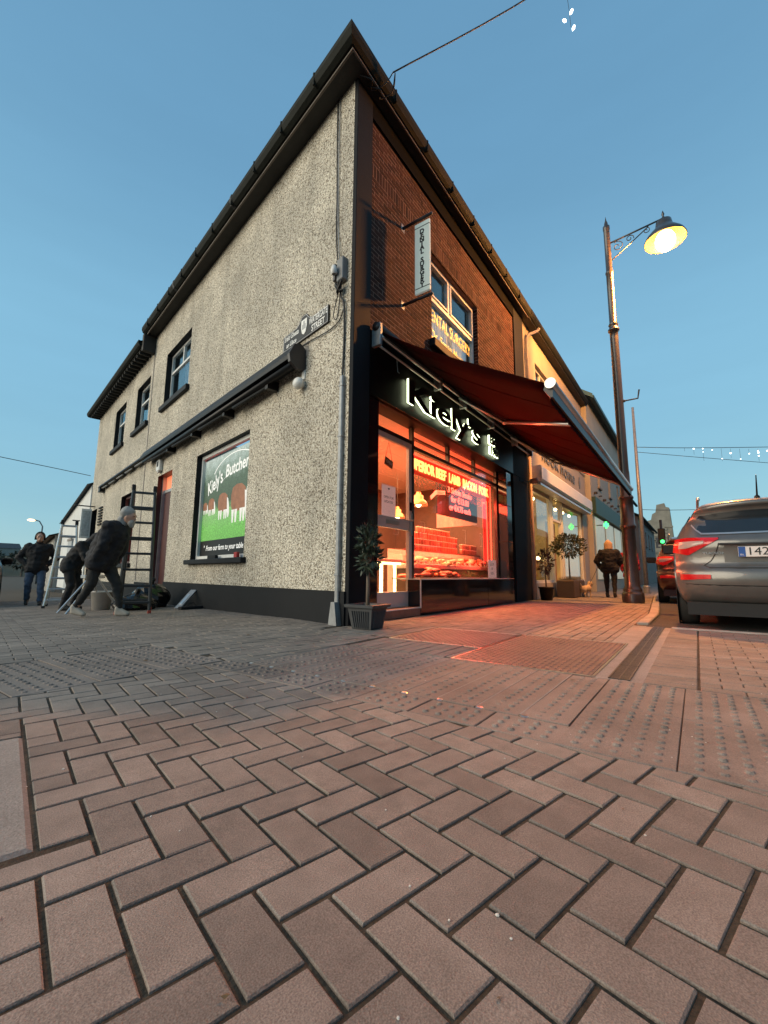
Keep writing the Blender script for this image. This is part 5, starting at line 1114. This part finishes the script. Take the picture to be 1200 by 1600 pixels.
hs = thing('hanging_lantern', 'white framed hanging sign on a bracket at the end of the side wall', 'sign', tuple(LM @ Vector((17.0,0,0))), WA)
MB().tube([(0,0,3.32),(0,.7,3.32)], .025, 6).build('bracket', M_iron, hs); MB().bbox(-.06,.06,.10,.46,2.0,3.2,.01).build('frame', M_white, hs); MB().bbox(-.07,.07,.15,.41,2.08,3.12,.01).build('panel', mat('sign panel', (.45,.47,.47), .5, var=.35, nscale=12), hs)
# hill with trees and a house
M_hill = mat('winter hillside', (.065,.06,.035), .95, var=.5, nscale=.12, bump=.8, bscale=.5)
q = MB(); n = 26; gr = []
for i in range(n+1):
    row = []
    for j in range(5):
        x = -260+i*20; y = 135+j*35; z = -1.5+ (0,7,11,9,-2)[j]*(.75+.3*math.sin(i*.9)+.15*math.sin(i*2.3)) + rnd.uniform(-.5,.5) - max(0,(x-60))*.03
        row.append(q.pt((x,y,max(z,-2))))
    gr.append(row)
for i in range(n):
    for j in range(4): q.f.append([gr[i][j],gr[i+1][j],gr[i+1][j+1],gr[i][j+1]])
tag(q.build('hill', M_hill, None, True), kind='structure')
M_far = mat('winter trees', (.045,.045,.03), .9, var=.4, nscale=2, island=.3)
for k in range(16):
    x = 14+k*2.6+rnd.uniform(-1,1); y = 118+rnd.uniform(0,25); h = rnd.uniform(4.5,8)
    t = thing('hillside_tree', 'bare dark tree on the far hillside at the left', 'tree', (x,y,-.6), 0, 'trees on the far hillside'); MB().tube([(0,0,0),(0,0,h*.6)], [.25,.12], 6).build('trunk', M_bark, t); q = MB(); leaves(q, (0,0,h*.65), h*.42, h*.36, 240, .9, .5); q.build('crown', M_far, t)
for k,(x,y,z) in enumerate(((24,150,6.2),(33,155,7.0))):
    t = thing('hill_house', ['small white roofed house on the hillside at the left edge','small grey house on the hillside above the walking man'][k], 'house', (x,y,z-2)); MB().box(-3,3,-2.4,2.4,0,2.2).build('wall', M_conc, t); q = MB(); q.prism_x([(-2.7,2.1),(0,3.6),(2.7,2.1)],-3.2,3.2); q.build('roof', M_slate if k else M_conc, t)
ll = thing('street_lamp', 'distant lit street lamp above the shed on the side street', 'street lamp', (9.9,45.6,-.5)); MB().tube([(0,0,0),(0,0,5.3),(-.3,-.1,5.75),(-.8,-.2,5.85)], [.08,.06,.05,.05], 8).build('pole', M_galv, ll, True); MB().ball((-.95,-.2,5.78),.2,10,7,(1.5,.7,.5)).build('lantern', mat('far sodium lamp', (1,.7,.4), .5, emis=(1,.6,.25), es=5), ll, True)

# ------------------------------------------------------------------ cars
def interp(tab, v):
    if v <= tab[0][0]: return tab[0][1]
    for (a, p), (b, r_) in zip(tab, tab[1:]):
        if v <= b: t = (v-a)/(b-a); return p+(r_-p)*t
    return tab[-1][1]
M_tyre = mat('tyre', (.02,.02,.02), .85, bump=.3); M_rim = mat('alloy rim', (.4,.4,.4), .35, .9)
M_cglass = mat('tinted car glass', (.015,.018,.022), .04, spec=.8, var=.1); M_clens = mat('red tail lens', (.45,.01,.012), .12, emis=(.9,.02,.02), es=.10, coat=.6, var=.2, nscale=14); M_wlens = mat('clear lens', (.40,.30,.27), .15, coat=.5)
M_lowpl = mat('bumper plastic', (.03,.03,.032), .55, bump=.2, bscale=300)
def car(lab, paint, loc, rz, L=4.4, plate=None, badge=None, sc=1.0, group='parked cars'):
    o = thing('parked_car', lab, 'car', loc, rz, group)     # local: rear at x=0, front at +x, y to the left
    prof = [(.30,.27),(.12,.36),(.04,.46),(.0,.56),(.0,.66),(.035,.735),(.085,.76),(.095,.84),(.085,.95),(.06,1.04),(.10,1.09),(.15,1.13),(.27,1.28),(.40,1.44),(.30,1.485),(.27,1.52),(.36,1.565),(.8,1.635),(1.5,1.67),(2.1,1.65),(2.55,1.57),(3.0,1.32),(3.35,1.11),(3.8,1.03),(4.15,.92),(4.33,.76),(4.39,.58),(4.37,.40),(4.2,.27)]
    hw = [(.27,.82),(.4,.885),(.6,.91),(.95,.905),(1.1,.875),(1.3,.78),(1.48,.675),(1.6,.60),(1.67,.54)]
    ws = [0,.2,.4,.58,.72,.84,.92,.97,1.0]; ws = [-v for v in ws[:0:-1]]+ws
    def S(x, z, w_, off=0):
        k = abs(w_); s = max(0, min(1, (1.2-x)/1.2)); f = max(0, min(1, (x-3.2)/1.2)); dx = (.20*k**3.2+.05*k*k)*s - .28*k**3*f
        zz = z-.035*k*k*(1 if z > 1.3 else .15); e = max(0,(k-.9)/.1); cx, cz = 2.2, .9
        xx = x+dx + (cx-x)*.018*e*e; zz += (cz-zz)*.03*e*e
        return (xx-off*(1 if x < 2 else -1)*(1-.6*e), w_*interp(hw, z)+off*.5*(1 if w_ > 0 else -1)*e, zz)
    q = MB(); rows = [[q.pt(S(x,z,w_)) for w_ in ws] for x, z in prof]; n = len(prof)
    for i in range(n-1):
        for j in range(len(ws)-1): q.f.append([rows[i][j],rows[i][j+1],rows[i+1][j+1],rows[i+1][j]])
    for j in range(len(ws)-1): q.f.append([rows[-1][j],rows[-1][j+1],rows[0][j+1],rows[0][j]])
    lowers = list(range(0,11)); 
    for side in (0, len(ws)-1):
        # side skin: stitch rear chain to the front chain
        i, j = 0, n-1
        while i < j-1:
            if prof[i+1][1] <= prof[j-1][1]+.02 or j-1 <= 20 and i < 17: q.f.append([rows[i][side],rows[i+1][side],rows[j][side]]); i += 1
            else: q.f.append([rows[i][side],rows[j-1][side],rows[j][side]]); j -= 1
    body = q.build('body', paint, o, True)
    rear = [(z,x) for x, z in prof[0:14]]
    def strip(name, w0, w1, zt, zb, m, parent, off=.006, nw=14, nz=4):
        q = MB(); g_ = []
        for i in range(nw+1):
            w_ = w0+(w1-w0)*i/nw; t, b_ = zt(w_), zb(w_); g_.append([q.pt(S(interp(rear,b_+(t-b_)*k/nz), b_+(t-b_)*k/nz, w_, off)) for k in range(nz+1)])
        for i in range(nw):
            for k in range(nz): q.f.append([g_[i][k],g_[i+1][k],g_[i+1][k+1],g_[i][k+1]])
        return q.build(name, m, parent, True)
    rg = strip('rear_window', -.86,.86, lambda w_: 1.435-.01*w_*w_, lambda w_: 1.15+.05*abs(w_)**4+max(0,abs(w_)-.72)*.7, M_cglass, o, .008)
    strip('chrome_trim', -.88,.88, lambda w_: 1.155+.05*abs(w_)**4+max(0,abs(w_)-.72)*.7, lambda w_: 1.135+.05*abs(w_)**4+max(0,abs(w_)-.72)*.7, M_alu, rg, .012, 20, 1)
    strip('bumper', -1,1, lambda w_: .53+.02*w_*w_, lambda w_: .33, M_lowpl, o, .004, 16, 1)
    for sd in (-1,1):
        tl = strip('tail_light', sd*1.0, sd*.50, lambda w_: 1.115-.06*abs(.85-abs(w_)) , lambda w_: 1.115-.06*abs(.85-abs(w_))-.02-.20*min(1,(abs(w_)-.5)/.32)+.05*max(0,abs(w_)-.85)/.15, M_clens, o, .012, 16, 4)
        strip('clear_lens', sd*.94, sd*.66, lambda w_: 1.065-.02*abs(.8-abs(w_)), lambda w_: 1.05-.075*min(1,(abs(w_)-.6)/.25), M_wlens, tl, .02, 10, 2)
        strip('reflector', sd*.93, sd*.60, lambda w_: .66-.02*(.95-abs(w_)), lambda w_: .59+.04*(.9-abs(w_)), M_clens, o, .012, 8, 2)
        # wheels, arches, side glass, mirror, door handle
        for x in (.95,3.55):
            wl = MB(); y = sd*.80; wl.T = Matrix.Translation((x,y,.345)) @ Matrix.Rotation(R(90),4,'X'); wl.lathe([(.22,-.11),(.31,-.115),(.345,-.08),(.345,.08),(.31,.115),(.22,.11)], 28); wh = wl.build('wheel', M_tyre, o, True)
            rm = MB(); rm.T = wl.T; rm.lathe([(0,-.09*sd),(.06,-.095*sd),(.20,-.07*sd),(.225,-.10*sd)], 20); rm.build('rim', M_rim, wh, True)
            ar = MB(); ar.T = Matrix.Translation((x,sd*.86,.36)) @ Matrix.Rotation(R(90),4,'X'); n_ = 24
            for k in range(n_):
                a0, a1 = math.pi*k/n_-.15, math.pi*(k+1)/n_-.05; ar.poly([(.37*math.cos(a0),.37*math.sin(a0),-.055*sd),(.43*math.cos(a0),.43*math.sin(a0),-.052*sd),(.43*math.cos(a1),.43*math.sin(a1),-.052*sd),(.37*math.cos(a1),.37*math.sin(a1),-.055*sd)])
            ar.build('wheel_arch', M_lowpl, o); iw = MB(); iw.T = Matrix.Translation((x,sd*.80,.36)) @ Matrix.Rotation(R(90),4,'X'); iw.cyl((0,0,-.118*sd),(0,0,-.112*sd),.38,n=24); iw.build('wheel_well', M_rub, o)
        def side(pts, nm, m, d=.012):
            q = MB(); q.poly([(x, sd*(interp(hw,z)+d), z) for x, z in pts]); return q.build(nm, m, o)
        side([(.62,1.16),(1.0,1.13),(1.02,1.46),(.80,1.44)], 'side_window', M_cglass, .004); side([(1.06,1.13),(1.95,1.12),(1.95,1.52),(1.06,1.47)], 'side_window', M_cglass, .004); side([(2.0,1.12),(3.05,1.12),(2.6,1.44),(2.0,1.52)], 'side_window', M_cglass, .004)
        mi = MB(); mi.T = Matrix.Translation((2.72,sd*1.03,1.10)); mi.bbox(-.07,.10,-.12,.12,-.085,.085,.03); mr_ = mi.build('mirror', M_black, o, True); mg = MB(); mg.box(2.645,2.65,sd*1.03-.10,sd*1.03+.10,1.03,1.17); mg.build('mirror_glass', M_black, mr_); ma = MB(); ma.tube([(2.75,sd*.85,1.06),(2.74,sd*.95,1.07)], .03, 6); ma.build('mirror_arm', M_black, mr_)
        rr = MB(); rr.tube([(.75,sd*.585,1.655),(1.0,sd*.59,1.71),(2.1,sd*.59,1.715),(2.4,sd*.58,1.64)], .018, 8); rr.build('roof_rail', M_alu, o, True)
        dh = MB(); dh.bbox(1.25,1.43,sd*.905-.015,sd*.905+.03,.97,1.0,.008); dh.build('door_handle', paint, o)
    # plate recess and plate
    lp = strip('plate_recess', -.44,.44, lambda w_: 1.02, lambda w_: .80, M_lowpl if plate is None else paint, o, .003, 6, 2)
    if plate:
        pm = MB(); pm.bbox(.045,.06,-.27,.27,.855,.975,.004); pt = pm.build('number_plate', M_paper, o); pb = MB(); pb.box(.042,.045,.205,.268,.858,.972); pb.build('plate_band', mat('euro blue', (.02,.08,.30), .4), pt)
        
        if plate.strip(): fitw(text('lettering', plate, .125, M_ink, pt, (.0425,.095,.915), (R(90),0,R(-90)), .0006), .17)
        text('lettering','IRL',.028,M_paper,pt,(.0415,.237,.88),(R(90),0,R(-90)),.0004)
    if badge: 
        t = text('lettering', badge, .035, M_alu, o, (.098,.49,.905), (R(90),0,R(-80)), .003); fitw(t, .23)
    hn = MB(); hn.bbox(.03,.07,-.45,.45,1.0,1.022,.006); hn.build('tailgate_handle', M_lowpl, o)
    an = MB(); an.tube([(.55,0,1.6),(.42,0,1.86)], [.012,.006], 6); an.ball((.55,0,1.605),.03,8,5); an.build('aerial', M_black, o)
    ex = MB(); ex.cyl((.08,-.45,.30),(.3,-.45,.30),.035); ex.build('exhaust', M_steel, o); un = MB(); un.box(.16,4.1,-.80,.80,.17,.32); un.build('underbody', M_rub, o)
    # tailgate shut line
    for sd in (-1,1):
        q = MB(); pts = [S(interp(rear,z),z,sd*w_,.005) for w_, z in ((.50,1.10),(.50,1.0),(.53,.9),(.58,.82),(.66,.765),(.60,.735),(.3,.73),(0,.73))]; q.tube(pts, .004, 4); q.build('shut_line', M_rub, o)
    return o
M_grey = mat('grey car paint', (.14,.137,.132), .34, .45, var=.22, nscale=2.2, coat=.6); M_brown = mat('dark red car paint', (.07,.035,.03), .3, .4, var=.06, coat=.6); M_silv = mat('dark green car paint', (.05,.06,.055), .3, .5, coat=.5)
car('dark grey family car parked by the kerb, its rear nearest the camera', M_grey, (2.30,-4.20,.0), 0, plate='142', badge='TUCSON')
car('dark reddish car parked in front of the grey one', M_brown, (8.1,-3.66,0), R(3.4), plate=' ')
car('dark car at the left edge facing down the side street', M_silv, (-1.24,13.6,gz(0,12)), R(260), plate=' ', group='cars on the side street')

# ------------------------------------------------------------------ people
M_skin = mat('skin', (.50,.29,.21), .55, var=.1, nscale=15); M_navy = mat('dark navy cloth', (.012,.013,.018), .85, var=.3, nscale=12, bump=.4, bscale=60); M_blk = mat('black cloth', (.009,.009,.011), .85, var=.3, nscale=10, bump=.4, bscale=50); M_char = mat('charcoal trousers', (.022,.021,.02), .85, var=.35, nscale=9, bump=.4, bscale=50)
M_jean = mat('blue jeans', (.055,.085,.14), .85, var=.35, nscale=8, bump=.3, bscale=120); M_hoodg = mat('grey hood cloth', (.30,.30,.29), .9, var=.15, bump=.3); M_beard = mat('grey beard', (.33,.31,.28), .9, var=.3, nscale=60); M_hairb = mat('brown hair', (.06,.03,.018), .7, var=.3, nscale=60); M_blond = mat('blond hair', (.50,.32,.17), .6, var=.3, nscale=70); M_shoe = mat('dark shoes', (.02,.018,.016), .6); M_shoew = mat('pale boots', (.36,.32,.27), .7, var=.3)
M_redc = mat('red coat', (.35,.015,.03), .8, var=.2)
def person(lab, loc, rz, J, shirt, legs, shoes, hair=None, hood=None, beard=False, long_coat=0, bulk=1.0, hairlong=False, phones=False):
    """J: joints in local axes (x right, y forward, z up)"""
    o = thing('person', lab, 'person', loc, rz, None); V = {k: Vector(v) for k, v in J.items()}
    hd, nk, ch, pv = V['head'], V['neck'], V['chest'], V['pelvis']; fw = V.get('face', Vector((0,1,0))).normalized(); up = (hd-nk).normalized(); rt = fw.cross(up).normalized()
    q = MB()
    q.T = Matrix.Translation(hd) @ Matrix((rt, fw, rt.cross(fw))).transposed().to_4x4()
    q.ball((0,-.005,.01),.098,14,10,(.80,.98,1.18)); q.ball((0,.03,-.055),.062,10,8,(.9,1,.9)); q.caps((0,.095,-.0),(0,.112,-.03),.011,.016,7)
    for s in (-1,1): q.ball((s*.079,.0,-.005),.026,7,5,(.4,.8,1.2)); q.ball((s*.033,.082,.022),.017,7,5); q.ball((s*.032,.082,.044),.02,7,5,(1.2,.6,.4))
    q.ball((0,.088,-.062),.022,7,5,(1.2,.7,.5)); q.T = ID
    q.caps(nk, hd-up*.05, .056,.052)
    q.caps(ch, nk, .10,.06); q.caps(pv, ch, .115,.125)
    for s, n_ in ((-1,'l'),(1,'r')):
        sh_, el, wr = V['sh_'+n_], V['el_'+n_], V['wr_'+n_]; hp, kn, an = V['hip_'+n_], V['kn_'+n_], V['an_'+n_]
        q.caps(ch, sh_, .085,.06); q.caps(sh_, el, .05,.038); q.caps(el, wr, .038,.026); q.caps(pv, hp, .10,.09); q.caps(hp, kn, .085,.055); q.caps(kn, an, .055,.036)
        toe = V.get('toe_'+n_, an+Vector((0,.13,-.05))); q.caps(an-Vector((0,.03,.03)), toe, .038,.03)
        d = (wr-el).normalized(); side = d.cross(Vector((0,1,0))); side = side.normalized() if side.length > .1 else Vector((1,0,0)); fl = side.cross(d)
        palm = wr+d*.055; q.caps(wr, palm, .027,.033)
        for k in range(4):
            b0 = palm+d*.025+fl*(.026-.0175*k); ln = (.062,.07,.066,.052)[k]; m1 = b0+d*ln*.5+side*(s*-.008); q.caps(b0, m1, .0088,.0085,6); q.caps(m1, m1+d*ln*.42+side*(s*-.022), .0085,.0075,6)
        q.caps(wr+d*.02+fl*.025, wr+d*.06+fl*.055, .0105,.009,6); q.caps(wr+d*.06+fl*.055, wr+d*.088+fl*.058, .009,.008,6)
    remesh('body', q, .0125, M_skin, o, 3)
    q = MB()                                             # jacket
    b_ = bulk; belly = (pv+ch)/2
    q.caps(pv+Vector((0,0,-.04-long_coat*.3)), belly, .165*b_,.17*b_); q.caps(belly, ch+Vector((0,0,.02)), .17*b_,.165*b_); q.caps(ch, nk-up*.03, .15,.085)
    for s, n_ in ((-1,'l'),(1,'r')):
        sh_, el, wr = V['sh_'+n_], V['el_'+n_], V['wr_'+n_]; q.caps(belly+ (sh_-ch)*.42, ch+(sh_-ch)*.55, .13*b_,.125*b_); q.caps(ch, sh_, .125,.088*b_); q.caps(sh_, el, .078*b_,.066*b_); q.caps(el, wr, .066*b_,.05*b_); q.caps(pv+(V['hip_'+n_]-pv)*.6+Vector((0,0,-long_coat)), belly, .135*b_,.13*b_)
    q.caps(pv+Vector((-.09*b_,0,-.10-long_coat)), pv+Vector((.09*b_,0,-.10-long_coat)), .125*b_,.125*b_)
    q.caps(nk-up*.02, nk+up*.045, .075,.07)
    remesh('jacket', q, .018, shirt, o, 5, fold=.020)
    q = MB()
    for n_ in 'lr':
        hp, kn, an = V['hip_'+n_], V['kn_'+n_], V['an_'+n_]; q.caps(pv+Vector((0,0,.02)), hp, .13,.115); q.caps(hp, kn, .112,.078); q.caps(kn, an+Vector((0,0,.03)), .078,.06 if bulk < 1.2 else .05)
    remesh('trousers', q, .017, legs, o, 5, fold=.013)
    for n_ in 'lr':
        an = V['an_'+n_]; toe = V.get('toe_'+n_, an+Vector((0,.13,-.05))); q = MB(); q.caps(an+Vector((0,-.02,.03)), an+Vector((0,-.03,-.045)), .052,.042); q.caps(an+Vector((0,-.03,-.045)), toe, .044,.04); q.caps(an, toe, .045,.038); remesh('shoe', q, .013, shoes, o, 3)
    T = Matrix.Translation(hd) @ Matrix((rt, fw, rt.cross(fw))).transposed().to_4x4()
    if hair:
        q = MB(T); q.ball((0,-.022,.03),.103,14,10,(.88,.98,1.02)); 
        if hairlong:
            for k in range(9): a = math.pi*(k/8)+math.pi; q.caps((.075*math.cos(a),.07*math.sin(a)-.01,.02),(.085*math.cos(a),.075*math.sin(a)-.02,-.13),.045,.04,8)
        q.T = ID; remesh('hair', q, .012, hair, o, 3)
    if hood:
        q = MB(T); q.ball((0,-.035,.055),.113,14,10,(.92,1.0,1.0)); q.caps((0,-.075,-.02),(0,-.09,-.12),.075,.075)
        q.T = ID; remesh('hood', q, .012, hood, o, 3, fold=.014)
    if beard:
        q = MB(T); q.ball((0,.055,-.085),.062,10,8,(.95,.9,1.1)); q.ball((0,.07,-.13),.04,8,6); remesh('beard', q, .011, M_beard, o, 2)
    if phones:
        q = MB(T); q.tube([(.092*math.cos(R(t)),-.01,.02+.125*math.sin(R(t))) for t in range(0,181,12)], .012, 6)
        for s in (-1,1): q.cyl((s*.07,-.005,-.01),(s*.105,-.005,-.01),.04,n=12)
        q.build('ear_defenders', M_black, o, True)
    # eyes
    q = MB(T)
    for s in (-1,1): q.ball((s*.033,.094,.02),.009,6,4)
    q.build('eyes', M_ink, o, True)
    return o
STAND = dict(head=(0,.03,1.60), neck=(0,.0,1.45), chest=(0,0,1.26), pelvis=(0,0,.95), sh_l=(-.19,0,1.38), sh_r=(.19,0,1.38), el_l=(-.25,-.03,1.1), el_r=(.25,-.03,1.1), wr_l=(-.25,.06,.86), wr_r=(.25,.06,.86), hip_l=(-.10,0,.92), hip_r=(.10,0,.92), kn_l=(-.11,.02,.50), kn_r=(.11,.02,.50), an_l=(-.11,0,.09), an_r=(.11,0,.09))
def pose(**k): d = dict(STAND); d.update(k); return d
# man walking up the side street with both hands in his jacket pockets
person('man in black jacket and blue jeans walking with hands in his pockets', (-.46,9.35,gz(0,9.35)), R(164), pose(el_l=(-.36,-.10,1.12), wr_l=(-.205,.0,.965), el_r=(.36,-.10,1.12), wr_r=(.205,.0,.965), kn_l=(-.12,.12,.52), an_l=(-.13,.16,.09), kn_r=(.12,.02,.50), an_r=(.12,-.16,.12), toe_r=(.12,-.02,.04)), M_blk, M_jean, M_shoe, hair=M_hairb, phones=True, bulk=1.12)
# stooping man in a grey hood
person('stooping bearded man in navy jacket and grey hood striding past the dark ladder', (-1.10,4.05,gz(0,4.05)), R(216), dict(head=(.0,.32,1.56), face=(0,1,-.15), neck=(0,.19,1.44), chest=(0,.11,1.26), pelvis=(0,-.05,.94), sh_l=(-.19,.14,1.38), sh_r=(.19,.14,1.38), el_l=(-.24,.10,1.06), wr_l=(-.20,.02,.84), el_r=(.25,.10,1.07), wr_r=(.22,-.06,.84), hip_l=(-.10,-.06,.90), hip_r=(.10,-.06,.90), kn_l=(-.10,.16,.50), an_l=(-.10,.24,.09), kn_r=(.12,-.10,.50), an_r=(.12,-.30,.13), toe_r=(.12,-.17,.05)), M_navy, M_char, M_shoew, hood=M_hoodg, beard=True, bulk=1.32)
# bending man behind him
person('man in black work clothes bending over behind the hooded man', (-.72,6.35,gz(0,6.3)), R(225), dict(head=(0,.36,1.34), face=(0,1,-.8), neck=(0,.26,1.28), chest=(0,.16,1.15), pelvis=(0,-.05,.90), sh_l=(-.19,.18,1.24), sh_r=(.19,.18,1.24), el_l=(-.24,.30,1.0), wr_l=(-.16,.46,.88), el_r=(.24,.30,1.0), wr_r=(.16,.46,.88), hip_l=(-.10,-.05,.88), hip_r=(.10,-.05,.88), kn_l=(-.12,.06,.48), an_l=(-.12,.0,.09), kn_r=(.12,.04,.48), an_r=(.12,-.06,.09)), M_blk, M_blk, M_shoe, hood=M_blk, bulk=1.1)
# woman with a dog
person('blond woman in black jacket and leggings walking away with a small dog', (10.35,-1.42,0), R(-92), pose(head=(0,.02,1.57), neck=(0,0,1.42), chest=(0,0,1.22), sh_l=(-.2,0,1.32), sh_r=(.2,0,1.32), el_l=(-.34,-.02,1.08), wr_l=(-.28,.10,.90), el_r=(.32,.04,1.08), wr_r=(.22,.16,.95), kn_l=(-.11,.06,.48), an_l=(-.12,.10,.09), kn_r=(.11,-.02,.48), an_r=(.12,-.12,.10)), M_blk, M_blk, M_shoe, hair=M_blond, hairlong=True, bulk=1.26)
person('person in a red coat partly hidden behind the lamp post', (13.4,-1.62,0), R(-88), pose(), M_redc, M_char, M_shoe, hair=M_hairb, long_coat=.18, bulk=1.1)
# dog on a lead
dg_ = thing('dog', 'small tan and white terrier on a lead beside the planter', 'dog', (10.12,-.78,0), R(-20))
q = MB(); q.caps((-.15,0,.25),(.12,0,.26),.085,.10); q.caps((.12,0,.27),(.20,0,.36),.07,.06); q.ball((.24,0,.40),.07,10,7); q.caps((.27,0,.39),(.34,0,.37),.042,.03)
for s in (-1,1):
    q.caps((.13,s*.055,.22),(.14,s*.06,.12),.04,.024); q.caps((.14,s*.06,.12),(.13,s*.06,.02),.022,.022); q.caps((.13,s*.06,.02),(.16,s*.06,.018),.022,.018)
    q.caps((-.15,s*.055,.22),(-.12,s*.06,.14),.05,.032); q.caps((-.12,s*.06,.14),(-.18,s*.06,.09),.028,.022); q.caps((-.18,s*.06,.09),(-.16,s*.06,.02),.02,.022); q.caps((-.16,s*.06,.02),(-.13,s*.06,.018),.022,.018); q.caps((.23,s*.05,.45),(.21,s*.075,.40),.02,.018)
q.caps((-.2,0,.29),(-.27,0,.40),.024,.014)
remesh('body', q, .012, mat('terrier coat', (.55,.40,.24), .8, var=.45, nscale=7, bump=.5, bscale=60), dg_, 2)
q = MB(); q.tube([(.15+.075*0, .08*math.cos(k*.63), .30+.08*math.sin(k*.63)) for k in range(11)], .008, 5); q.build('collar', M_redc, dg_)
cable('dog_lead', [(10.24,-.82,.34),(10.25,-.95,.55),(10.25,-1.12,.90)], .006, 'dark lead between the woman and the dog', ID, cat='lead')

# ------------------------------------------------------------------ ladders and building clutter
def ladder(lab, loc, rz, H_, w0, w1, nr, m, feet):
    o = thing('step_ladder', lab, 'ladder', loc, rz, None); sp = .42
    def rail(s, side):
        k = 1 if side else -1; zb = .28*H_
        q = MB(); q.tube([(s*w0/2, k*sp, .0),(s*(w0*.30+w1*.22), k*sp*.72, zb),(s*w1/2, k*.05, H_)], .024, 8); q.build('rail', m, o)
        f = MB(); f.bbox(s*w0/2-.03,s*w0/2+.03,k*sp-.03,k*sp+.03,0,.06,.008); f.build('foot', feet, o)
    for s in (-1,1):
        for sd in (0,1): rail(s, sd)
    for k in range(nr):
        t = (k+.7)/nr; z = H_*t
        wz = w0+(w0*.60+w1*.44-w0)*(z/(.28*H_)) if z < .28*H_ else (w0*.60+w1*.44)+(w1-(w0*.60+w1*.44))*((z-.28*H_)/(.72*H_))
        for kk in (-1,1):
            y = kk*(sp+(sp*.72-sp)*(z/(.28*H_)) if z < .28*H_ else sp*.72+(.05-sp*.72)*((z-.28*H_)/(.72*H_)))
            if kk == 1 and k % 2: continue
            q = MB(); q.bbox(-wz/2,wz/2,y-.025,y+.025,z-.02,z+.02,.006); q.build('rung', m, o)
    for s in (-1,1): MB().bbox(s*w1/2-.03,s*w1/2+.03,-.08,.08,H_-.05,H_+.06,.01).build('hinge', M_rub, o)
    return o
ladder('dark folding ladder standing behind the hooded man near the side door', (-.36,4.55,gz(0,4.55)), R(-27), 2.2, .48, .34, 8, mat('dark ladder', (.05,.055,.06), .4, .5), mat('red feet', (.35,.05,.03), .6))
ladder('silver folding ladder with flared feet beside the walking man', (-.36,7.9,gz(0,7.95)), R(-20), 1.85, .56, .26, 8, M_alu, M_rub)
def bag(lab, c, r, sq):
    q = MB(); q.ball(c, r, 16, 11, sq, .10); o = tag(q.build('refuse_bag', mat('black plastic bag', (.01,.01,.011), .22, var=.3), None, False), lab, 'bag', None); k = MB(); k.caps((c[0],c[1],c[2]+r*sq[2]*.9),(c[0]+.03,c[1],c[2]+r*sq[2]*1.25),.03,.05,7); k.build('knot', M_black, o); return o
bag('large black refuse bag heaped beside the maroon side door', (.55,5.85,.10), .40, (1.0,.8,.75)); bag('black refuse bag under the dark ladder', (.0,5.3,.0), .36, (1.1,.7,.6)); bag('smaller black refuse bag at the foot of the doorstep', (.75,6.3,.05), .28, (1,.8,.7))
bk = thing('bucket', 'white plastic bucket on the paving behind the hooded man', 'bucket', (-.35,5.9,gz(0,5.9))); MB().lathe([(0,0),(.15,0),(.19,.34),(.20,.34),(.19,.36),(.17,.34),(.14,.03)], 18).build('pail', mat('white plastic', (.62,.58,.54), .5), bk, True); MB().tube([(.19*math.cos(R(t)),.02,.34+.14*math.sin(R(t))) for t in range(0,181,15)], .006, 5).build('handle', M_galv, bk)
bd = thing('leaning_board', 'grey board leaning against the dark plinth of the side wall', 'board', (.52,4.70,gz(0,4.7)), R(20)); q = MB(Matrix.Rotation(R(-38),4,'Y')); q.bbox(-.0,.55,-.07,.07,0,.03,.006); q.build('board', M_galv, bd); q = MB(Matrix.Rotation(R(-38),4,'Y')); q.bbox(.1,.4,-.03,.03,.03,.036,.003); q.build('inset', M_alu, bd)
q = MB(); q.bbox(.42,.86,4.40,4.52,gz(0,4.5),gz(0,4.5)+.06,.01); o = tag(q.build('tool_bag', M_blk), 'flat black tool roll on the paving by the side wall', 'tool bag'); q = MB(); q.tube([(.55,4.46,-.01),(.6,4.46,.05),(.7,4.46,.05),(.75,4.46,-.01)], .008, 5); q.build('strap', M_rub, o)
sh2 = thing('saw_horse', 'low metal trestle leg beside the white bucket', 'trestle', (-.75,5.5,gz(0,5.5)), R(35))
for a, b in (((-.5,0,0),(.15,0,.62)),((.6,.1,0),(.2,.1,.62)),((-.3,.3,0),(.15,.1,.62)),((.5,-.3,0),(.2,0,.62))): MB().tube([a,b], .018, 6).build('leg', M_alu, sh2)
MB().bbox(-.1,.45,.0,.1,.60,.66,.008).build('bar', M_alu, sh2)
